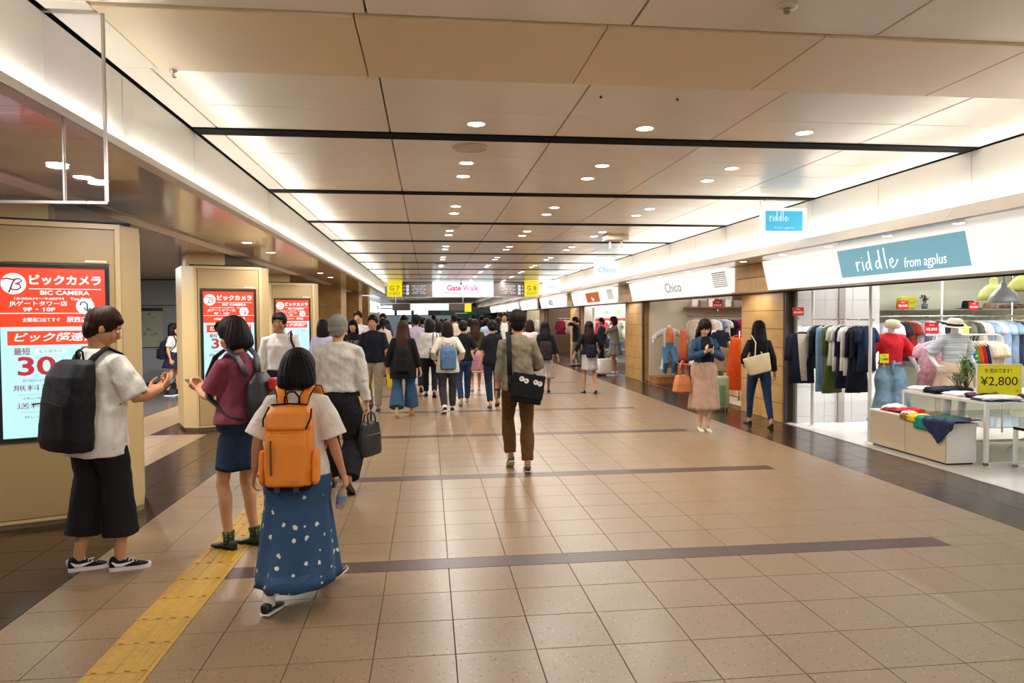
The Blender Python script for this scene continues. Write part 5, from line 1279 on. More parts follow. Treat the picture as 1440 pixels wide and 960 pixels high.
# ------------------------------------------------------------------ shops farther on
for k, (y0, y1, m_, x1) in enumerate(((19.3, 25.4, '#d2cdc6', 8.2), (27, 33.2, '#6f5540', 8.0), (34.7, 40.5, '#b8a888', 7.6), (42, 47.5, '#c8c0b0', 7.6), (49, 55, '#b0a890', 7.6))):
    mm = mat('far_shop_wall_%d' % k, m_, .6); wall('wall_back', 5.62, x1, y1-.12, y1, 0, 2.6, mm); wall('wall_back', x1, x1+.1, y0, y1, 0, 2.6, mm)
    n_ = {0: 9, 1: 7}.get(k, 5)
    t = empty('clothes_rail', ['red-topped goods rail in the third shop', 'clothes rail in the fourth shop', 'clothes rail in the fifth shop', 'clothes rail in the sixth shop', 'clothes rail in the seventh shop'][k], 'clothes rail', (5.9, y1-1.2, 1.6)); b = MB(); b.tube([(0, 0, 0), (1.7, 0, 0)], .014, n=6); b.build('bar', STEEL if k else plastic('#c23a3a'), t)
    for x in (.0, 1.7): b = MB(); b.tube([(x, 0, 0), (x, 0, -1.6)], .014, n=6); b.build('upright', STEEL, t)
    pal = (['#c94a5a', '#e6e2de', '#d98aa0', '#8aa07a', '#e0d4c8', '#b03a4a', '#f0ece6', '#d0a0a8', '#7a8890'], ['#8a2430', '#c9a58a', '#b8b0a8', '#5a4038', '#d8ccc0', '#3a3034', '#a03038'], ['#d8d0c4', '#6a6058', '#b89878', '#444048', '#c8b8a0'], ['#e0dcd4', '#8a8890', '#c0a888', '#585058', '#a8a098'], ['#d0c8bc', '#706860', '#a89888', '#4c484e', '#c0b4a4'])[k]
    for j in range(n_): garment('tee' if j % 2 else 'dress', '%s garment on the rail of the %s shop' % (['rose', 'white', 'pink', 'sage', 'cream', 'deep red', 'ivory', 'dusty pink', 'slate'][j], ['third', 'fourth', 'fifth', 'sixth', 'seventh'][k]), (6.0+j*1.6/n_, y1-1.2, 1.6), math.radians(-30), pal[j % len(pal)], .36, .62, 'garments of far shop %s' % 'ABCDE'[k])
t = empty('display_shelves', 'white shelves of small goods with a red band in the third shop', 'shelves', (7.0, 24.9, 0))
for z in (.5, .9, 1.3, 1.75): b = MB(); b.box(-1.1, 1.1, -.2, .2, z-.03, z); b.build('shelf', WPAINT, t)
b = MB(); b.box(-1.1, 1.1, -.25, -.2, 1.50, 1.60); b.build('red_band', plastic('#c8323c'), t)
for x in (-1.12, 1.12): b = MB(); b.box(x-.02, x+.02, -.2, .2, 0, 2.0); b.build('side_panel', WPAINT, t)
for k in range(18):
    z = (.5, .9, 1.3, 1.75)[k % 4]; t = empty('small_box', '%s carton on the %s white shelf of the third shop, %s half' % (['pink', 'yellow', 'blue', 'green', 'ivory', 'violet'][k % 6], ['lowest', 'second', 'third', 'top'][k % 4], 'left' if k < 9 else 'right'), 'box', (6.0+.11*k, 24.85, z), 0, 'cartons in the third shop')
    b = MB(); b.box(-.05, .05, -.06, .06, 0, .12+.04*(k % 3)); b.build('carton', plastic(['#c84a5a', '#e8c050', '#5a8fb0', '#7fae6a', '#e6e0d8', '#a06ab0'][k % 6]), t)
t = plant('green garland over the third shop', (6.6, 21.5, 1.9), .25, 60, '#7fa868', .5, .08); b = MB(); b.tube([(0, 0, 0), (0, 0, .70)], .006, n=6); b.build('hanging_cord', STEEL, t)
t = empty('white_suitcase', 'white suitcase standing beside the woman in the grey dress', 'suitcase', (5.05, 19.75, 0), math.radians(20))
b = MB(); b.loft([[Vector((math.copysign(abs(math.cos(a))**.5, math.cos(a))*.34*s, math.copysign(abs(math.sin(a))**.6, math.sin(a))*.14*s, z)) for a in [2*math.pi*j/20 for j in range(20)]] for z, s in ((.05, .92), (.08, 1), (.42, 1), (.47, .9))]); b.build('shell', plastic('#d9d5cc', .35), t, smooth=True)
b = MB(); b.tube([(-.08, 0, .47), (-.07, 0, .52), (.07, 0, .52), (.08, 0, .47)], .012, n=8); b.build('handle', plastic('#3a3a3c'), t)
for x in (-.25, .25): b = MB(); b.tube([(x, -.1, .025), (x, .1, .025)], .025, n=12); b.build('wheel', plastic('#1c1c1e'), t)
# ------------------------------------------------------------------ the people in view
def vox(y): return max(.0055, min(.015, y*.00105))
def pattern_mat(key, base, spot, scale, thr, rough=.85):
    m = mat(key, base, rough, bump=.2, bscale=150); nt = m.node_tree; b = nt.nodes['Principled BSDF']; tc = nt.nodes.new('ShaderNodeTexCoord')
    v = nt.nodes.new('ShaderNodeTexVoronoi'); v.inputs['Scale'].default_value = scale; v.inputs['Randomness'].default_value = .55; nt.links.new(tc.outputs['Object'], v.inputs['Vector'])
    n = nt.nodes.new('ShaderNodeTexNoise'); n.inputs['Scale'].default_value = scale*3.2; nt.links.new(tc.outputs['Object'], n.inputs['Vector'])
    a = nt.nodes.new('ShaderNodeMath'); a.operation = 'MULTIPLY_ADD'; nt.links.new(n.outputs[0], a.inputs[0]); a.inputs[1].default_value = .5; nt.links.new(v.outputs['Distance'], a.inputs[2])
    l = nt.nodes.new('ShaderNodeMath'); l.operation = 'LESS_THAN'; nt.links.new(a.outputs[0], l.inputs[0]); l.inputs[1].default_value = thr
    x = nt.nodes.new('ShaderNodeMix'); x.data_type = 'RGBA'; nt.links.new(l.outputs[0], x.inputs[0]); x.inputs[6].default_value = (*lin(base), 1); x.inputs[7].default_value = (*lin(spot), 1)
    nt.links.new(x.outputs[2], b.inputs['Base Color']); return m
SKIRT = pattern_mat('blue_motif_cloth', '#25476a', '#d6d4c4', 15, .43)
CAMO = pattern_mat('camo_cloth', '#2a3020', '#6f7a4a', 40, .55)
SOCKP = pattern_mat('sock_pattern', '#e6e2d8', '#7a8a72', 45, .40)

def phone(info, p, rzx, lab, col='#1a1a1c', tilt=.6):
    r, M = worn(info, 'mobile_phone', lab, 'phone', p)
    b = MB(); T = Matrix.Translation(Vector(p)) @ Matrix.Rotation(rzx, 4, 'Z') @ Matrix.Rotation(tilt, 4, 'X')
    b.box(-.036, .036, -.075, .075, -.004, .004, T); o = bevel(b.build('case', plastic(col, .3), r), .002); apply_(o, M)
    b = MB(); b.box(-.033, .033, -.068, .068, .004, .0045, T); apply_(b.build('screen', glow('#8f98a0', .3), r), M)
    return r

# 1 the boy by the first pillar
boy = person('young man in a white T-shirt and wide black cropped trousers looking at his phone', (-2.17, 4.93), -30, 1.72, 'm', .98,
    feet=((-.12, -.05, 0, 0), (.12, .06, 0, 0)), feetyaw=(38, 44), arms=((.08, .33, 1.14), (.19, .34, 1.16)), poles=((-.5, -.4, -1), (.55, -.35, -1)), palm=((.6, -.3, .8), (-.6, -.3, .8)), hdir=((.35, .9, .25), (-.25, .9, .45)),
    head=(-34, 20), lean=4, top=dict(color='#d9d4cc', sleeve=.46, r0=.074, r1=.088, hem=.76, ease=1.14, hemx=1.2, collar=1, wr=.009), bottom=dict(kind='shorts', color='#1b1a1c', len=.81, ease=1.18, flare=1.12),
    shoes=('sneaker', '#17171a', '#dcdad6', 'swoosh'), hair=('short', '#2a1610'), skin='#b9835c', voxel=.0055, curl=(.7, .7))
phone(boy, (.14, .42, 1.17), 0, 'dark mobile phone held by the young man beside the big screen')
backpack(boy, 'large black backpack with a roll top on the young man in white', '#17181c', .37, .56, .19, 1.37, strap='#101114', strapw=.034, pocket=False, mtl=mat('black_nylon', '#131418', .7, spec=.25, bump=.3, bscale=90, var=.1))
# 2 girl in plum
plum = person('girl in a plum ruffled T-shirt and denim skirt with a dark bob, holding a phone', (-1.36, 5.30), 62, 1.66, 'f', 1.0,
    feet=((-.08, .04, 0, 0), (.08, -.06, 0, 0)), feetyaw=(8, -2), arms=((-.02, .36, 1.16), (.04, .36, 1.16)), poles=((-.5, -.4, -1), (.45, -.35, -1)), palm=((.6, -.2, .8), (-.6, -.2, .8)), hdir=((.3, .9, .2), (-.3, .9, .25)),
    head=(8, 18), lean=2, top=dict(color='#7a3a48', sleeve=.40, r0=.070, r1=.080, hem=.93, ease=1.10, wr=.005), bottom=dict(kind='skirt', color='#1c2b42', hem=.60, flare=.19, amp=.003, pleats=5, waist=1.03, stride=.4),
    shoes=('loafer', '#262b1c', '#15150f'), hair=('bob', '#150e10'), skin='#bf8b66', voxel=.0058, curl=(.8, .8), sock=('#3a4030', .10, CAMO))
phone(plum, (.01, .43, 1.19), 0, 'mobile phone in the hands of the girl in plum', '#6a4a50')
# slouchy dark rucksack on one shoulder
r, M = worn(plum, 'shoulder_rucksack', 'dark leather rucksack with a small red pouch on the girl in plum', 'backpack', plum['U'](.02, -.2, 1.0)); U = plum['U']
b = MB(); b.loft([[U(.03+math.cos(a)*.14*s, -.19+math.sin(a)*.075*s-.02*(1.3-z), z) for a in [2*math.pi*j/20 for j in range(20)]] for z, s in ((.92, .6), (.95, .95), (1.08, 1.05), (1.22, .85), (1.29, .4))]); apply_(blob(b, 'bag_body', leather('#1d1f24'), r, .008, 3, wr=.004, wscale=3), M)
for sd in (-1, 1): b = MB(); b.tube([U(sd*.06, -.15, 1.27), U(sd*.10, -.10, 1.41), U(sd*.115, -.02, 1.477), U(sd*.125, .07, 1.42), U(sd*.15, .125, 1.28), U(sd*.17, .10, 1.12), U(sd*.15, -.05, 1.0), U(sd*.1, -.13, .96)], (.03, .006), side=(1, 0, 0), n=8, p=3); apply_(b.build('shoulder_strap', leather('#2a2d33'), r, smooth=True), M)
b = MB(); b.box(-.03, .06, -.33, -.27, 1.17, 1.26, Matrix.Translation(U(.04, 0, 0)-Vector((0, 0, 0)))*1 if False else Matrix.Translation((.05, .02, 0))); apply_(bevel(b.build('red_pouch', plastic('#b81f2c', .4), r), .012), M)
# 3 girl with the orange backpack
girl = person('girl with a black bob in a white T-shirt and long blue patterned skirt', (-.77, 4.26), -3, 1.47, 'f', 1.12,
    feet=((-.135, -.24, 0, 4), (.145, .24, .02, -12)), feetyaw=(12, 35), arms=((-.30, .06, .86), (.33, .04, .74)), palm=((1, .1, 0), (-1, .2, 0)), head=(0, 12), lean=5,
    top=dict(color='#d5cdc4', sleeve=.46, r0=.085, r1=.118, hem=.88, ease=1.12, collar=0, wr=.005), bottom=dict(kind='skirt', color='#25476a', mat=SKIRT, hem=.165, flare=.255, amp=.014, pleats=10, waist=1.04, stride=1.1),
    shoes=('loafer', '#121214', '#e2dfda'), hair=('bob', '#0d0b0e'), skin='#bb8560', voxel=.0055, hs=1.24, face=True, curl=(.5, 1.1), sock=('#e6e2d8', .22, SOCKP))
U = girl['U']; ORG = mat('orange_nylon', '#dd7f17', .55, bump=.25, bscale=110, var=.05)
r, M = worn(girl, 'backpack', 'bright orange backpack with black edging on the girl in white', 'backpack', U(0, -.2, .86))
def rb(rings): # rounded-box loft: (z, w, d, yback)
    b = MB(); b.loft([[U(math.copysign(abs(math.cos(a))**.45, math.cos(a))*w_/2, y-d/2+math.copysign(abs(math.sin(a))**.5, math.sin(a))*d/2, z) for a in [2*math.pi*j/28 for j in range(28)]] for z, w_, d, y in rings]); return b
apply_(blob(rb(((.84, .25, .14, -.12), (.86, .29, .18, -.11), (.95, .31, .20, -.11), (1.15, .30, .19, -.11), (1.25, .29, .17, -.11), (1.31, .275, .14, -.11), (1.335, .25, .11, -.12))), 'bag_body', ORG, r, .006, 2, wr=.0015, wscale=2), M)
apply_(blob(rb(((.862, .22, .03, -.29), (.88, .255, .045, -.29), (1.10, .255, .045, -.285), (1.17, .24, .035, -.28), (1.18, .2, .02, -.28))), 'front_pocket', ORG, r, .006, 2), M)
apply_(blob(rb(((1.19, .285, .19, -.115), (1.21, .30, .20, -.115), (1.30, .285, .17, -.115), (1.345, .25, .12, -.12), (1.35, .2, .1, -.13))), 'top_lid', ORG, r, .006, 2, wr=.002, wscale=3), M)
for sd in (-1, 1):
    b = MB(); b.loft([[U(sd*(.165)+math.cos(a)*.028*s, -.20+math.sin(a)*.075*s, z) for a in [2*math.pi*j/16 for j in range(16)]] for z, s in ((.86, .7), (.89, 1), (1.0, 1), (1.06, .8))]); apply_(blob(b, 'side_pocket', ORG, r, .006, 2), M)
    b = MB(); pts = [U(sd*.06, -.135, 1.32), U(sd*.075, -.125, 1.40), U(sd*.105, -.06, 1.475), U(sd*.12, .03, 1.47), U(sd*.14, .12, 1.36), U(sd*.165, .13, 1.22), U(sd*.18, .03, 1.05), U(sd*.16, -.1, .95)]
    b.tube(pts, [(.032, .007)]*6+[(.012, .003)]*2, side=(1, 0, 0), n=8, p=3); apply_(b.build('shoulder_strap', ORG, r, smooth=True), M)
    for q in (-1, 1): b = MB(); b.tube([p+Vector((q*.032, 0, .004)) for p in pts[:6]], .0045, n=6); apply_(b.build('black_piping', cloth('#17120e'), r, smooth=True), M)
    b = MB(); b.tube([U(sd*.146, -.25, 1.345-.02), U(sd*.15, -.29, 1.27), U(sd*.125, -.312, 1.20)] if sd > 0 else [U(sd*.13, -.22, 1.34), U(sd*.155, -.27, 1.26), U(sd*.145, -.30, 1.22)], .006, n=6); apply_(b.build('black_piping', cloth('#17120e'), r), M)
    b = MB(); b.box(sd*.06-.018, sd*.06+.018, -.3, -.285, .80, .85); apply_(bevel(b.build('buckle', plastic('#3a3d38', .4), r), .004), M)
b = MB(); b.tube([U(-.05, -.14, 1.33), U(-.047, -.16, 1.40), U(-.02, -.165, 1.435), U(.02, -.165, 1.435), U(.047, -.16, 1.40), U(.05, -.14, 1.33)], .0065, n=8); apply_(b.build('grab_handle', cloth('#17120e'), r, smooth=True), M)
b = MB(); b.tube([U(-.115, -.225, 1.353), U(0, -.235, 1.36), U(.115, -.225, 1.353)], .006, n=6); apply_(b.build('black_piping', cloth('#17120e'), r), M)
b = MB(); b.box(-.088, -.078, -.342, -.332, .92, 1.14); b2 = b.build('grey_zip', plastic('#4a4038', .4), r); apply_(b2, M)
o = text('outdoor', .026, plastic('#b8864a', .5), r, tuple(M @ U(.05, -.342, .905)), (math.pi/2, 0, 0), width=.07)
apply_(blob(rb(((.82, .25, .13, -.13), (.835, .28, .17, -.12), (.862, .285, .185, -.115))), 'black_base', cloth('#171513'), r, .006, 2), M)
# bottle in her right hand
hp = girl['arms'][1][2]; r, M = worn(girl, 'drink_bottle', 'small labelled drink bottle held in the right hand of the orange-backpack girl', 'bottle', hp+Vector((0, .0, -.2)))
T = Matrix.Translation(hp+Vector((.0, .01, -.07))) @ Matrix.Rotation(.15, 4, 'Y') @ Matrix.Rotation(math.pi, 4, 'X')
b = MB(); b.lathe([(.001, 0), (.013, 0), (.013, .02), (.032, .05), (.033, .15), (.030, .17), (.001, .17)], M=T, n=20); apply_(b.build('bottle', mat('pet_plastic', '#c8b9a4', .15, trans=.5), r, smooth=True), M)
b = MB(); b.lathe([(.034, .07), (.0345, .072), (.0345, .135), (.034, .137)], M=T, n=20); apply_(b.build('label', mat('bottle_label', '#7c86ac', .5, var=.5, vscale=40), r, smooth=True), M)
b = MB(); b.lathe([(.001, -.012), (.015, -.012), (.015, .008), (.001, .008)], M=T, n=16); apply_(b.build('cap', plastic('#e8e8e8'), r), M)
# 4 grey-haired man with briefcase
old = person('grey-haired man in a pale grey shirt and black trousers walking away', (-.86, 6.9), -2, 1.70, 'm', 1.12,
    feet=((-.10, .20, 0, 0), (.12, -.22, 0, 32)), feetyaw=(-6, 12), arms=((-.28, .05, .78), (.29, .02, .73)), palm=((1, 0, 0), (-1, 0, 0)), lean=4, head=(0, 4),
    top=dict(color='#b7b0a6', sleeve=.93, r0=.078, r1=.05, hem=.97, ease=1.12, collar=1, wr=.009, ws=2.4), bottom=dict(kind='trousers', color='#18171a', ease=1.16, flare=1.35),
    shoes=('loafer', '#17130f', '#2a221c'), hair=('thin', '#77736c'), skin='#b5805c', voxel=.0075, curl=(.6, 1.2))
def handbag_box(info, p, name, lab, cat, w_, h, d, col, hl=.14, rz=0, taper=.85, hcol=None, m=None, two=True, straps=None):
    r, M = worn(info, name, lab, cat, p); p = Vector(p); T = Matrix.Translation(p) @ Matrix.Rotation(rz, 4, 'Z')
    b = MB(); b.loft([[T @ Vector((math.copysign(abs(math.cos(a))**.45, math.cos(a))*w_/2*s, math.copysign(abs(math.sin(a))**.5, math.sin(a))*d/2*q, z)) for a in [2*math.pi*j/24 for j in range(24)]] for z, s, q in ((0, .9, .85), (h*.06, 1, 1), (h*.5, (1+taper)/2+.03, 1), (h*.92, taper, .7), (h, taper*.93, .35))])
    apply_(blob(b, 'bag_body', m or leather(col), r, max(.007, info['voxel']*.7), 2, wr=.002, wscale=3), M)
    for q in ((-1, 1) if two else (0,)):
        y = q*d*.3
        b = MB(); b.tube([T @ Vector((-w_*.2, y, h*.9)), T @ Vector((-w_*.17, y*.6, h+hl*.6)), T @ Vector((0, y*.3, h+hl)), T @ Vector((w_*.17, y*.6, h+hl*.6)), T @ Vector((w_*.2, y, h*.9))], (.009, .005), side=T.to_3x3() @ Vector((0, 1, 0)), n=8); apply_(b.build('handle', leather(hcol or col), r, smooth=True), M)
    b = MB(); b.tube([T @ Vector((-w_*.38, -d*.5-.001, h*.62)), T @ Vector((w_*.38, -d*.5-.001, h*.62))], .003, n=6); apply_(b.build('zipper', metal('#8a8278', .35), r), M)
    return r
hp = old['arms'][1][2]; handbag_box(old, hp+Vector((.02, .01, -.50)), 'briefcase', 'soft black briefcase in the right hand of the grey-haired man', 'briefcase', .32, .33, .10, '#15161a', .10, math.pi/2-.5)
# 5 man with bag strap and badges
man = person('man in a khaki shirt and brown trousers walking away down the middle of the hall', (.96, 7.60), -2, 1.72, 'm', .95,
    feet=((-.075, .10, 0, 26), (.085, -.12, 0, 4)), feetyaw=(-4, 4), arms=((-.235, .03, .80), (.12, .27, 1.08)), poles=(None, (.7, -.8, -.6)), palm=((1, 0, 0), (-1, 0, -.3)), lean=3, head=(0, 0),
    top=dict(color='#736a57', sleeve=.78, r0=.070, r1=.050, hem=.86, ease=1.08, collar=1, wr=.009, ws=2.3), bottom=dict(kind='trousers', color='#54391d', ease=1.02, flare=1.2),
    shoes=('loafer', '#4a4038', '#c9bfae'), hair=('short', '#14100f'), skin='#b5805a', voxel=.0078, curl=(.5, .6))
U = man['U']; r, M = worn(man, 'messenger_bag', 'black messenger bag with four round white badges on the back of the khaki-shirt man', 'bag', U(.10, -.2, .90))
T = Matrix.Translation(U(.05, -.185, .74)) @ Matrix.Rotation(.16, 4, 'Y')
b = MB(); b.box(-.165, .165, -.045, .045, 0, .30, T); apply_(bevel(b.build('bag_body', cloth('#131316'), r), .02, 3), M)
b = MB(); b.box(-.17, .17, -.056, -.045, .06, .31, T); apply_(bevel(b.build('flap', cloth('#17171b'), r), .006), M)
for x, z in ((-.075, .25), (-.025, .235), (.075, .235), (.12, .225)):
    b = MB(); b.lathe([(.001, 0), (.026, 0), (.026, .006), (.001, .006)], M=T @ Matrix.Translation((x, -.056, z)) @ Matrix.Rotation(math.pi/2, 4, 'X'), n=24); o = b.build('badge', plastic('#ded9d2', .3), r); apply_(o, M)
    b = MB(); b.lathe([(.001, 0), (.011, 0), (.011, .002), (.001, .002)], M=T @ Matrix.Translation((x-.004, -.062, z+.003)) @ Matrix.Rotation(math.pi/2, 4, 'X'), n=16); o2_ = b.build('badge_print', plastic('#8c8486', .4), o); apply_(o2_, M)
b = MB(); b.tube([U(-.10, -.16, 1.02), U(-.105, -.155, 1.2), U(-.105, -.12, 1.38), U(-.11, -.03, 1.475), U(-.08, .09, 1.40), U(.03, .145, 1.2), U(.17, .10, 1.02), U(.21, -.02, .98), U(.19, -.15, .98)], (.028, .004), side=(1, 0, 0), n=8, p=3); apply_(b.build('shoulder_strap', cloth('#17171b'), r, smooth=True), M)
b = MB(); b.tube([U(-.10, -.16, 1.02), U(-.10, -.17, .95), U(-.095, -.18, .85)], (.028, .006), side=(1, 0, 0), n=8); apply_(b.build('strap_end', cloth('#17171b'), r), M)
e_, w_ = man['arms'][0][1], man['arms'][0][2]; b = MB(); d = (w_-e_).normalized(); b.tube([w_-d*.03, w_-d*.008], [.031, .031], n=16); o = b.build('wrist_watch', leather('#17120f'), man['P'], smooth=True); o.data.transform(Matrix.Scale(man['S'], 4))
# 6 woman reading a phone
ph = person('woman in a denim blouse and long beige skirt reading her phone', (3.95, 9.86), 176, 1.61, 'f', 1.0,
    feet=((-.05, .04, 0, 10), (.05, -.02, 0, 10)), feetyaw=(0, 4), arms=((-.045, .24, 1.22), (.045, .24, 1.22)), poles=((-.9, -.2, -1), (.9, -.2, -1)), palm=((.6, -.2, .7), (-.6, -.2, .7)), hdir=((.45, .6, .5), (-.45, .6, .5)),
    head=(2, 26), lean=1, top=dict(color='#18161a', sleeve=.3, hem=.96, ease=1.02, coat=dict(color='#294560', hem=.86, gap=30, sleeve=.95, r0=.072, r1=.05, bulge=1.15, ease=1.08, hemx=1.05)),
    bottom=dict(kind='skirt', color='#b08e7a', hem=.33, flare=.225, amp=.024, pleats=13, waist=1.08), shoes=('pump', '#d8c8b0', '#c9b89c'), hair=('long', '#231813', .34), skin='#cf9f80', voxel=.0088, curl=(.9, .9))
phone(ph, (.0, .30, 1.275), 0, 'dark mobile phone of the woman in the denim blouse', '#1a1614', 1.0)
handbag_box(ph, (.34, .03, .60), 'tote_bag', 'tan leather tote hanging from the arm of the phone-reading woman', 'handbag', .30, .26, .14, '#c0703c', .22, .2, .7)
# 7 woman with a cream tote
cw = person('woman in a black top and blue jeans walking by the stone pier', (4.93, 10.15), -12, 1.60, 'f', 1.0,
    feet=((-.10, .22, 0, 0), (.13, -.24, 0, 6)), feetyaw=(-14, 4), arms=((-.22, .12, 1.0), (.25, .02, .84)), lean=2, top=dict(color='#16161a', sleeve=.9, r0=.068, r1=.05, hem=.90, ease=1.05),
    bottom=dict(kind='trousers', color='#1f3352', ease=.92, flare=.85), shoes=('pump', '#111113', '#0c0c0d'), hair=('long', '#0d0b0c', .42), skin='#c08f6c', voxel=.0090)
U = cw['U']; r, M = worn(cw, 'tote_bag', 'cream tote bag slung behind the woman in blue jeans', 'handbag', U(-.04, -.22, .98)); T = Matrix.Translation(U(-.06, -.22, .98)) @ Matrix.Rotation(-.26, 4, 'Y')
b = MB(); b.loft([[T @ Vector((math.copysign(abs(math.cos(a))**.4, math.cos(a))*.20*s, math.copysign(abs(math.sin(a))**.5, math.sin(a))*.065*q, z)) for a in [2*math.pi*j/24 for j in range(24)]] for z, s, q in ((-.10, .80, 1), (-.08, .86, 1.1), (.05, .95, 1), (.17, 1.05, .6), (.18, 1.0, .5))]); apply_(blob(b, 'bag_body', leather('#c8b48c'), r, .007, 2), M)
b = MB(); b.tube([T @ Vector((-.02, -.02, .17)), U(-.09, -.16, 1.36), U(-.125, -.03, 1.475), U(-.14, .06, 1.42), T @ Vector((.12, .05, .17))], (.009, .005), side=(1, 0, 0), n=8); apply_(b.build('handle', leather('#d8c8a4'), r, smooth=True), M)
# 8 uniformed schoolgirl by the back wall
sg = person('schoolgirl in a white blouse and navy skirt standing before the grey back wall', (-5.5, 16.1), -88, 1.56, 'f', .98, feet=((-.07, .1, 0, 0), (.07, -.1, 0, 0)), arms=((-.2, .12, .98), (.2, .02, .86)), top=dict(color='#cfcac0', sleeve=.4, r0=.07, r1=.078, hem=.98, ease=1.08),
    bottom=dict(kind='skirt', color='#1a2036', hem=.66, flare=.2, amp=.012, waist=1.05), shoes=('sneaker', '#1a1a1d', '#d8d8d8'), hair=('mid', '#1c1210'), skin='#b98660', voxel=.013, sock=('#15151a', .12))
backpack(sg, 'dark navy school bag on the back of the schoolgirl', '#12151f', .28, .44, .18, 1.30)
# 9 man in a white shirt before the third pillar
wm = person('man in a white shirt and dark trousers facing the camera by the third screen', (-1.93, 9.6), 186, 1.72, 'm', 1.08, feet=((-.1, .12, 0, 0), (.1, -.12, 0, 10)), arms=((-.28, .06, .8), (.28, .04, .8)), top=dict(color='#cbc6c4', sleeve=.93, r0=.072, r1=.05, hem=.98, ease=1.08, collar=1),
    bottom=dict(kind='trousers', color='#191b24', ease=1.06), shoes=('loafer', '#141210', '#1c1a18'), hair=('short', '#1c1614'), skin='#9c6c4c', voxel=.009, head=(-10, 4))
r, M = worn(wm, 'shoulder_bag_strap', 'black bag slung from the shoulder of the man in the white shirt', 'bag', wm['U'](-.25, -.05, .95)); U = wm['U']
b = MB(); b.tube([U(-.13, -.09, 1.40), U(-.14, .0, 1.475), U(-.15, .10, 1.36), U(-.21, .12, 1.2), U(-.26, .05, 1.08)], (.014, .004), side=(1, 0, 0), n=8); apply_(b.build('shoulder_strap', cloth('#15151a'), r, smooth=True), M)
b = MB(); b.box(-.34, -.26, -.14, .14, .82, 1.06); apply_(bevel(b.build('bag_body', cloth('#15151a'), r), .02), M)
# 10 navy polo man facing the camera
npm = person('man in a navy polo shirt and beige trousers walking toward the camera', (-.96, 12.75), 172, 1.70, 'm', 1.06, feet=((-.1, .14, 0, 0), (.1, -.16, 0, 20)), arms=((-.28, .04, .82), (.28, .04, .82)), top=dict(color='#141826', sleeve=.45, r0=.072, r1=.074, hem=.88, ease=1.08, collar=1), bottom=dict(kind='trousers', color='#8a7d6a', ease=1.0),
    shoes=('sneaker', '#1c2438', '#8890a0'), hair=('short', '#100d0c'), skin='#b07c58', voxel=.0125)
handbag_box(npm, (-.36, .0, .42), 'paper_bag', 'yellow carrier bag beside the man in the navy polo shirt', 'bag', .26, .34, .1, '#d8b414', .1, .3, 1.0, m=plastic('#d8b414', .5))
# 11 black tee woman
btw = person('woman in a black lettered T-shirt and long black hair facing the camera', (-1.48, 14.4), 178, 1.62, 'f', 1.02, feet=((-.08, .1, 0, 0), (.08, -.1, 0, 0)), top=dict(color='#121214', sleeve=.42, r0=.07, r1=.078, hem=.88, ease=1.1), bottom=dict(kind='trousers', color='#1a1a1e', ease=1.0), shoes=('sneaker', '#222226', '#c8c8c8'), hair=('long', '#0f0c0d', .36), skin='#b98462', voxel=.014)
o = text('OUT HIT', .10, plastic('#9c9ca0', .5), btw['P'], tuple(btw['U'](0, .128, 1.24)*btw['S']), (math.pi/2, 0, math.pi), width=.24, name='shirt_lettering', bold=.001)
# 12 long brown hair, black cardigan, black backpack
bw = person('woman with long brown hair in a black cardigan and wide blue trousers walking away', (-.42, 11.95), -4, 1.62, 'f', 1.12, feet=((-.10, -.16, 0, 10), (.12, .2, 0, 0)), arms=((-.26, .02, .86), (.3, .0, .82)), top=dict(color='#141316', sleeve=.93, r0=.072, r1=.058, hem=.70, hemx=1.16, ease=1.16, name='cardigan'),
    bottom=dict(kind='wide', color='#2c4a63', ease=.98, len=.96), shoes=('pump', '#b87838', '#8a5a2c'), hair=('long', '#3a2218', .52), skin='#b98662', voxel=.0115)
backpack(bw, 'black backpack under the long brown hair of the woman in a black cardigan', '#131316', .28, .44, .15, 1.26)
# 13 lilac shirt man
lm = person('man in a lilac shirt and dark cap walking away', (-.27, 16), 0, 1.72, 'm', 1.12, feet=((-.1, .15, 0, 0), (.1, -.15, 0, 15)), top=dict(color='#a99cb0', sleeve=.5, r0=.078, r1=.075, hem=.92, ease=1.14, collar=1), bottom=dict(kind='trousers', color='#1c1c24', ease=1.1), shoes=('loafer', '#141210', '#141210'), hair=('short', '#10131f'), skin='#b07c58', voxel=.015)
r, M = worn(lm, 'cap', 'dark blue cap on the man in the lilac shirt', 'hat', lm['HP'](0, 0, .04)); b = MB(); b.ell(lm['HP'](0, -.012, .055), (.098, .108, .085), None, 20, 12); apply_(b.build('crown', cloth('#141a30'), r, smooth=True), M); b = MB(); b.tube([lm['HP'](0, .08, .045), lm['HP'](0, .17, .03)], [(.075, .006), (.05, .004)], side=(1, 0, 0), n=10); apply_(b.build('peak', cloth('#141a30'), r, smooth=True), M)
# 14 grey blouse woman with black handbag strap
gb = person('woman in a pale grey blouse with a black bag strap walking away', (.03, 14.9), 2, 1.64, 'f', 1.05, feet=((-.08, .16, 0, 0), (.08, -.18, 0, 20)), top=dict(color='#c4bfba', sleeve=.93, r0=.07, r1=.055, hem=.86, ease=1.14), bottom=dict(kind='trousers', color='#15151a', ease=.98), shoes=('loafer', '#111', '#111') if False else ('loafer', '#121214', '#121214'), hair=('mid', '#1a1412'), skin='#b98662', voxel=.0145)
handbag_box(gb, (.1, -.24, .86), 'shoulder_bag', 'black and grey shoulder bag of the woman in the pale grey blouse', 'handbag', .26, .22, .10, '#1b1b1f', .44, .3)
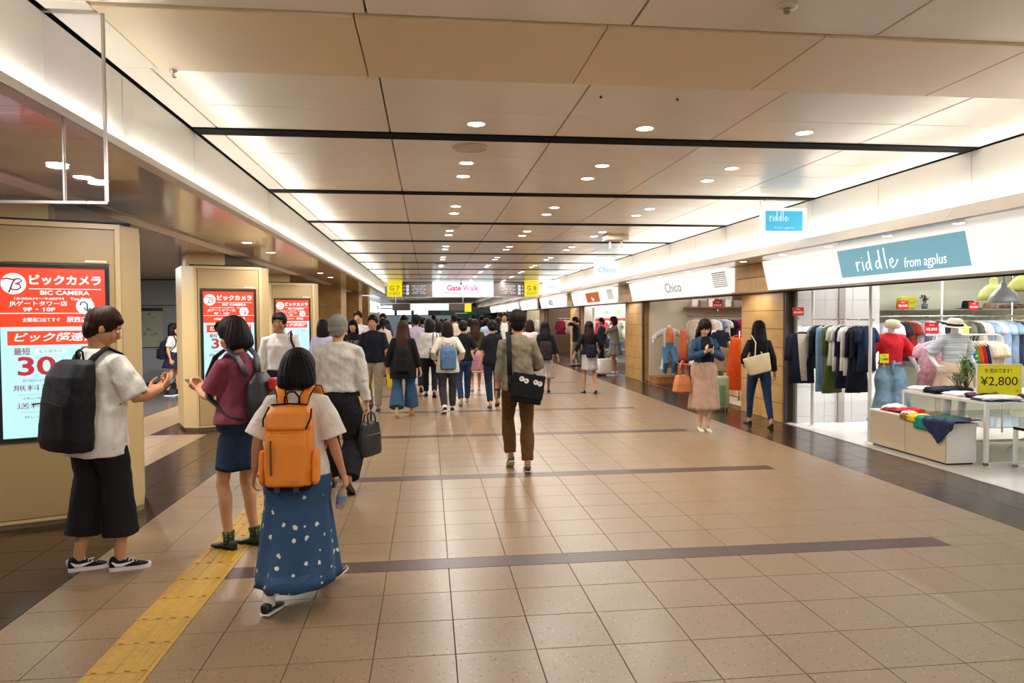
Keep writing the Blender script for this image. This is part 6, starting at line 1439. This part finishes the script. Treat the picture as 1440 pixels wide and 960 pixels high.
# 15 woman with blue backpack
bb = person('woman in a cream cardigan and dark grey trousers with straight brown hair walking away', (.33, 12.35), 2, 1.60, 'f', 1.08, feet=((-.07, -.14, 0, 16), (.09, .16, 0, 0)), arms=((-.24, .10, .98), (.24, .10, .98)), top=dict(color='#d2c9ba', sleeve=.9, r0=.078, r1=.06, hem=.76, hemx=1.12, ease=1.14, name='cardigan'), bottom=dict(kind='trousers', color='#39343a', ease=1.0), shoes=('sneaker', '#2a2a2e', '#c8c4be'), hair=('mid', '#23170f' if False else '#231610'), skin='#b98662', voxel=.012, sock=('#e8e4dc', .08))
backpack(bb, 'blue denim-coloured backpack on the woman in a cream cardigan', '#4d6a88', .30, .42, .15, 1.24, strap='#6a8aa6', acc='#20303c', strapw=.034)
# 16 woman in black with pink bag
pw = person('woman with pinned-up hair in a black T-shirt and jeans carrying a pink bag', (.66, 13.5), 4, 1.60, 'f', 1.02, feet=((-.07, -.18, 0, 12), (.09, .15, 0, 0)), arms=((-.24, .05, .84), (.22, .18, 1.0)), top=dict(color='#141417', sleeve=.45, r0=.068, r1=.07, hem=.9), bottom=dict(kind='trousers', color='#24385a', ease=.98), shoes=('loafer', '#8a8070', '#c8c0b0'), hair=('bun', '#17110f'), skin='#b98662', voxel=.013)
handbag_box(pw, (.30, .02, .68), 'pink_bag', 'large dusty pink shopping bag of the woman in black and jeans', 'bag', .34, .34, .1, '#b07a8c', .16, 0, 1.0, m=plastic('#b07a8c', .6), hcol='#2a1c22')
# 17 olive top woman
ow = person('woman with long reddish brown hair in an olive top and beige skirt', (1.05, 16), -2, 1.62, 'f', 1.12, feet=((-.07, -.14, 0, 12), (.09, .14, 0, 0)), arms=((-.22, .1, .95), (.22, .1, .95)), top=dict(color='#3a3422', sleeve=.9, r0=.07, r1=.055, hem=.88, ease=1.14), bottom=dict(kind='skirt', color='#b89880', hem=.45, flare=.24), shoes=('pump', '#c8b090', '#8a7a60'), hair=('long', '#2e1811', .40), skin='#b98662', voxel=.015)
# 18 black tee and navy trousers
bt = person('short-haired person in a black T-shirt and slim navy trousers walking away', (1.17, 13.0), 0, 1.60, 'f', 1.02, feet=((-.06, -.14, 0, 8), (.10, .16, 0, 18)), arms=((-.25, .04, .82), (.25, .0, .82)), top=dict(color='#131317', sleeve=.45, r0=.07, r1=.072, hem=.84, ease=1.1), bottom=dict(kind='trousers', color='#1a2238', ease=1.0), shoes=('loafer', '#8a7a66', '#5a5048'), hair=('bun', '#120e0e'), skin='#b98662', voxel=.0125)
# 19 suited man facing camera
sm = person('smiling man in a dark suit and open white collar facing the camera', (2.03, 19), 176, 1.78, 'm', 1.06, feet=((-.1, .1, 0, 0), (.1, -.12, 0, 10)), top=dict(color='#d6d2cc', sleeve=.4, hem=.92, collar=1, coat=dict(color='#15171f', hem=.80, gap=24, sleeve=.95, r1=.05, name='suit_jacket')), bottom=dict(kind='trousers', color='#15171f', ease=1.0), shoes=('loafer', '#111113', '#111113'), hair=('short', '#100d0c'), skin='#b07c58', voxel=.016)
# 20 black hair, dark backpack, pleated skirt
bk = person('woman with long black hair and a pleated grey-beige skirt walking away', (2.53, 15.3), -4, 1.56, 'f', 1.05, feet=((-.08, -.12, 0, 16), (.09, .12, 0, 0)), arms=((-.24, .02, .84), (.30, -.02, .86)), top=dict(color='#15151a', sleeve=.85, r0=.07, r1=.055, hem=.92, ease=1.1), bottom=dict(kind='skirt', color='#9c9088', hem=.36, flare=.2, amp=.02, pleats=16), shoes=('loafer', '#241c1a', '#3a2c28'), hair=('long', '#0e0c0d', .40), skin='#b98662', voxel=.014)
backpack(bk, 'brownish black backpack on the woman with the pleated skirt', '#241f22', .30, .44, .16, 1.24)
# 21 white tee companion
wc = person('person in a white T-shirt and white skirt partly hidden by the khaki-shirt man', (2.28, 15.9), 6, 1.60, 'f', 1.05, feet=((-.08, -.1, 0, 16), (.09, .12, 0, 0)), top=dict(color='#d8c9c4', sleeve=.45, r0=.075, r1=.085, hem=.9, ease=1.12), bottom=dict(kind='skirt', color='#cfc4bc', hem=.36, flare=.2, amp=.015), shoes=('loafer', '#241c1a', '#3a2c28'), hair=('mid', '#2a1a14'), skin='#b98662', voxel=.0145)
# 22 small backpack, grey skirt
mn = person('woman with long brown hair in a black cardigan and short light grey skirt walking away', (3.46, 15.06), 2, 1.56, 'f', 1.10, feet=((-.10, .12, 0, 0), (.11, -.14, 0, 8)), arms=((-.36, .02, .92), (.28, .1, 1.0)), top=dict(color='#121215', sleeve=.8, r0=.074, r1=.06, hem=.92, ease=1.1, name='cardigan'), bottom=dict(kind='skirt', color='#a39b95', hem=.56, flare=.185, amp=.004, stride=.3), shoes=('pump', '#111114', '#0d0d0f'), hair=('long', '#241511', .42), skin='#b98662', voxel=.0138)
backpack(mn, 'small dark blue rucksack on the woman in the light grey skirt', '#15192a', .24, .30, .12, 1.16, strapw=.014)
# 23 grey dress woman side on
gd = person('woman in a grey short dress holding a hand to her face beside the stone pier', (5.24, 19.62), 78, 1.66, 'f', 1.0, feet=((-.07, .06, 0, 0), (.08, -.06, 0, 0)), arms=((-.1, .15, 1.47), (.1, .2, 1.2)), poles=((-.4, .4, -1), None), top=dict(color='#6a6864', sleeve=.42, r0=.068, r1=.075, hem=.9, ease=1.12), bottom=dict(kind='skirt', color='#6a6864', hem=.60, flare=.24, amp=.014), shoes=('sneaker', '#8c887e', '#d8d4cc'), hair=('bob', '#17110f'), skin='#b5805c', voxel=.016, sock=('#e0dcd4', .06))
handbag_box(gd, (.2, -.02, .92), 'shoulder_bag', 'small round black bag at the hip of the woman in the grey dress', 'handbag', .26, .22, .12, '#131316', .42, .2)
# 24 student in a navy blazer
st_ = person('student in a navy blazer with a dark satchel beside the shop of red goods', (5.3, 21.3), 100, 1.62, 'm', 1.0, feet=((-.08, .14, 0, 0), (.08, -.14, 0, 0)), top=dict(color='#131a30', sleeve=.93, r0=.072, r1=.055, hem=.84, ease=1.12, name='blazer'), bottom=dict(kind='trousers', color='#161a2a', ease=1.0), shoes=('loafer', '#111113', '#111113'), hair=('short', '#17110f'), skin='#b5805c', voxel=.016)
handbag_box(st_, (-.3, -.05, .75), 'satchel', 'dark blue satchel of the student in the navy blazer', 'bag', .34, .30, .12, '#171c2e', .3, .4)
# 25 person photographing
pp = person('person in a black top and grey trousers raising a camera at the fourth shop front', (4.95, 23.5), 80, 1.66, 'f', 1.0, feet=((-.08, .1, 0, 0), (.08, -.1, 0, 0)), arms=((-.05, .25, 1.42), (.05, .25, 1.42)), top=dict(color='#121216', sleeve=.9, r0=.07, r1=.055, hem=.84, ease=1.12), bottom=dict(kind='trousers', color='#5c5a58', ease=1.05), shoes=('loafer', '#111113', '#111113'), hair=('pony', '#0f0c0d'), skin='#b5805c', voxel=.016)
# 26 woman in pale blue top half behind the grey-haired man
lb = person('woman with dark shoulder hair in a pale lavender top behind the grey-haired man', (-1.75, 12.2), 10, 1.63, 'f', 1.05, feet=((-.08, .12, 0, 0), (.08, -.12, 0, 8)), top=dict(color='#a9a8c4', sleeve=.5, r0=.075, r1=.07, hem=.9), bottom=dict(kind='trousers', color='#22222a', ease=1.0), shoes=('loafer', '#111113', '#111113'), hair=('mid', '#140f12'), skin='#b5805c', voxel=.0125)
tm_ = person('tall dark-haired man just behind the grey-haired man', (-1.55, 16.2), 175, 1.80, 'm', 1.0, feet=((-.08, .12, 0, 0), (.08, -.12, 0, 8)), top=dict(color='#c8c4be', sleeve=.5, r0=.075, r1=.07, hem=.9), bottom=dict(kind='trousers', color='#22222a', ease=1.0), shoes=('loafer', '#111113', '#111113'), hair=('short', '#100d0c'), skin='#b5805c', voxel=.016)

# ------------------------------------------------------------------ mannequins
MW = '#ddd9d4'
def mannequin(label, pos, rot, **kw):
    i = person(label, pos, rot, skin=MW, face=False, hair=None, headless=True, **kw); i['P'].name = 'mannequin'; i['P']['category'] = 'mannequin'; return i
m1 = mannequin('white mannequin in an open pale cardigan, orange top and blue jeans on the platform', (5.95, 17.12), 172, H=1.62, sex='f', feet=((-.1, .05, .17, 0), (.1, -.05, .17, 0)), arms=((-.42, .08, 1.12), (.42, .08, 1.12)),
    top=dict(color='#d77a45', sleeve=.2, vest=1, hem=1.06, ease=1.0, coat=dict(color='#c9c6bf', hem=.36, gap=40, sleeve=.95, r0=.09, r1=.075, hemx=1.35, name='long_cardigan')), bottom=dict(kind='trousers', color='#4a7296', ease=1.0), voxel=.014)
m2 = mannequin('mannequin in a loose white blouse and straw hat behind the phone user', (6.08, 15.0), 150, H=1.62, sex='f', feet=((-.1, .05, 0, 0), (.1, -.05, 0, 0)), arms=((-.3, .15, .95), (.3, .1, .95)), top=dict(color='#e6e3de', sleeve=.8, r0=.09, r1=.08, hem=.95, ease=1.2), bottom=dict(kind='skirt', color='#cfc6ba', hem=.5, flare=.22), voxel=.0135)
hat('straw_hat', 'pale straw hat on the white-bloused mannequin', (6.08, 15.0, 1.49), '#cda37c', .17, .11, rz=.3)
m3 = mannequin('white-armed mannequin in a black cropped top right of the phone user', (6.0, 14.1), 165, H=1.62, sex='f', feet=((-.1, .05, 0, 0), (.1, -.05, 0, 0)), arms=((-.28, .0, .85), (.32, .05, .80)), top=dict(color='#1c202c', sleeve=.3, r0=.06, r1=.06, hem=1.1, ease=1.02), bottom=dict(kind='skirt', color='#8c6f4c', hem=.55, flare=.2), voxel=.0135)
m4 = mannequin('mannequin in a red blouse and wide light blue trousers by the white post', (6.42, 9.25), 168, H=1.66, sex='f', wide=1.05, feet=((-.12, .03, 0, 0), (.12, -.03, 0, 0)), arms=((-.32, .08, .98), (.32, .08, .98)),
    top=dict(color='#c4212b', sleeve=.48, r0=.085, r1=.115, hem=1.0, ease=1.12, wr=.009), bottom=dict(kind='wide', color='#7f9db0', ease=1.25, len=.95, flare=1.2), voxel=.0085)
U = m4['U']; b = MB(); b.tube([U(-.10, .10, 1.02), U(0, .13, 1.015), U(.10, .10, 1.02)], (.018, .010), side=(0, 0, 1), n=8); b.tube([U(0, .135, 1.06), U(.03, .15, .96), U(.02, .15, .85)], (.018, .006), n=8); o = b.build('waist_tie', cloth('#6f8da2'), m4['P'], smooth=True); o.data.transform(Matrix.Scale(m4['S'], 4))
hat('beret', 'soft cream beret on the red-bloused mannequin', (6.42, 9.22, 1.48), '#d8c8a8', crown=.10, brim=False, tilt=.15)
price_card('small yellow price card at the hip of the red-bloused mannequin', (6.17, 9.02, 1.01), math.radians(-10), '1,980', .12, .12, '#e6dc1c', '#2a2616')
m5 = mannequin('mannequin in a striped top and champagne satin skirt with a straw hat behind the table', (7.0, 8.78), 172, H=1.66, sex='f', feet=((-.08, .03, 0, 0), (.08, -.03, 0, 0)), arms=((-.26, .08, 1.0), (.26, .08, 1.0)),
    top=dict(color='#b9bcc2', sleeve=.45, r0=.08, r1=.10, hem=1.05, ease=1.12, wr=.005, mat=mat('striped_knit', '#b9bcc2', .8, var=.5, vscale=2, stretch=(1, 1, 40))), bottom=dict(kind='skirt', color='#c9aa8c', hem=.56, flare=.27, amp=.014, pleats=12, mat=mat('satin', '#c9aa8c', .32), waist=1.07), voxel=.0085)
hat('straw_hat', 'white straw hat with a black band on the striped-top mannequin', (7.0, 8.76, 1.50), '#e8dcc4', .19, .11, '#15151a', tilt=.12)
m6 = mannequin('mannequin in a long red dress at the fourth shop', (5.9, 27.6), 170, H=1.64, sex='f', feet=((-.1, .05, 0, 0), (.1, -.05, 0, 0)), top=dict(color='#c8201c', sleeve=.2, vest=1, hem=.95, ease=1.04), bottom=dict(kind='skirt', color='#c8201c', hem=.25, flare=.24), voxel=.016)

# ------------------------------------------------------------------ the far crowd: six builds, copied
PROTO = []
for k, (sx, hr, tc_, bk_, bc) in enumerate((('m', ('short', '#100d0c'), '#c9c6c0', 'trousers', '#20222c'), ('f', ('long', '#17100e', .36), '#2a2a30', 'skirt', '#6a6460'), ('m', ('short', '#17110f'), '#22242c', 'trousers', '#2c2c34'), ('f', ('mid', '#1c120f'), '#d6d2cb', 'trousers', '#23242c'), ('f', ('bob', '#120d0d'), '#8a8488', 'skirt', '#2a2c3c'), ('f', ('pony', '#160f0d'), '#b9a79a', 'trousers', '#3a3c48'))):
    p = person('', (0, 0), 0, 1.70 if sx == 'm' else 1.60, sx, 1.05, feet=((-.09, .15, 0, 0), (.09, -.16, 0, 18)), top=dict(color=tc_, sleeve=.46 if k % 2 == 0 else .85, r0=.075, r1=.07, hem=.88, ease=1.1), bottom=dict(kind=bk_, color=bc, hem=.55, flare=.2), shoes=('loafer', '#1a1818', '#1a1818'), hair=hr, skin='#b07c5a', voxel=.024, face=(k in (0, 3)))
    PROTO.append(p['P'])
finalize()
# lettering becomes plain meshes
bpy.context.view_layer.update(); dg = bpy.context.evaluated_depsgraph_get()
for o in [o for o in SC.objects if o.type == 'FONT']:
    me = bpy.data.meshes.new_from_object(o.evaluated_get(dg)); n = bpy.data.objects.new('lettering', me); COL.objects.link(n)
    n.parent = o.parent; n.matrix_basis = o.matrix_basis
    if not me.materials: me.materials.append(o.data.materials[0])
    cu = o.data; bpy.data.objects.remove(o); bpy.data.curves.remove(cu)
TOPC = [('#d8d5cf', 'white'), ('#1b1c22', 'black'), ('#8c8f98', 'grey'), ('#23304e', 'navy'), ('#c8b8a0', 'beige'), ('#6e3038', 'maroon'), ('#9fb0c8', 'pale blue'), ('#5a5f48', 'khaki'), ('#c9a0a8', 'pink')]
BOTC = [('#1c1e28', 'dark'), ('#4a4e5c', 'slate'), ('#a89a88', 'tan')]
used = {}
RC = random.Random(21)
def recolor(o, c):
    for s in range(len(o.data.materials)):
        o.material_slots[s].link = 'OBJECT'; o.material_slots[s].material = cloth(c)
spots = []
while len(spots) < 46:
    y = RC.uniform(17.5, 48)**1.0; x = RC.uniform(-1.6 if y < 31 else -2.6, 3.4)
    px_ok = x/y < .105 or RC.random() < .25
    if px_ok and all((x-a)**2+((y-b)*.5)**2 > .36 for a, b in spots) and abs(x-2.03)+abs(y-19) > 1.4: spots.append((x, y))
first = set()
for k, (x, y) in enumerate(spots):
    i = RC.randrange(6); p = PROTO[i]
    if i not in first: first.add(i); c = p
    else: c = copy_tree(p)
    away = RC.random() < .62 or i not in (0, 3)
    c.location = (x, y, 0); c.rotation_euler = (0, 0, (0 if away else math.pi)+RC.uniform(-.3, .3)); s = RC.uniform(.97, 1.05); c.scale = (s, s, s)
    tcx, tn = TOPC[RC.randrange(len(TOPC))]; bcx, bn = BOTC[RC.randrange(3)]
    for ch in c.children:
        if ch.name.startswith('shirt'): recolor(ch, tcx)
        elif ch.name.startswith(('trousers', 'skirt')): recolor(ch, bcx)
    zone = 'far off' if y > 28 else 'nearer'
    side = 'below the yellow G7 end' if x/y < -.02 else 'below the Gate Walk panel' if x/y < .085 else 'below the G8 end'
    hr = ['short hair', 'long hair', 'cropped hair', 'shoulder-length hair', 'a bob', 'a ponytail'][i]
    lab = '%s-clad walker with %s, %s, %s' % (tn, hr, zone, side)
    if lab in used: lab = '%s-topped, %s-legged walker with %s, %s, %s' % (tn, bn, hr, zone, side)
    if lab in used: lab = '%s-topped %s walker %s with %s, %s, %s' % (tn, 'departing' if away else 'approaching', 'left' if x < used[lab] else 'right', hr, zone, side)
    used[lab] = x
    c['label'] = lab; c['category'] = 'person'; c['group'] = 'walkers in the far crowd'
for i, p in enumerate(PROTO):
    if i not in first:
        for ch in list(p.children_recursive): bpy.data.objects.remove(ch)
        bpy.data.objects.remove(p)
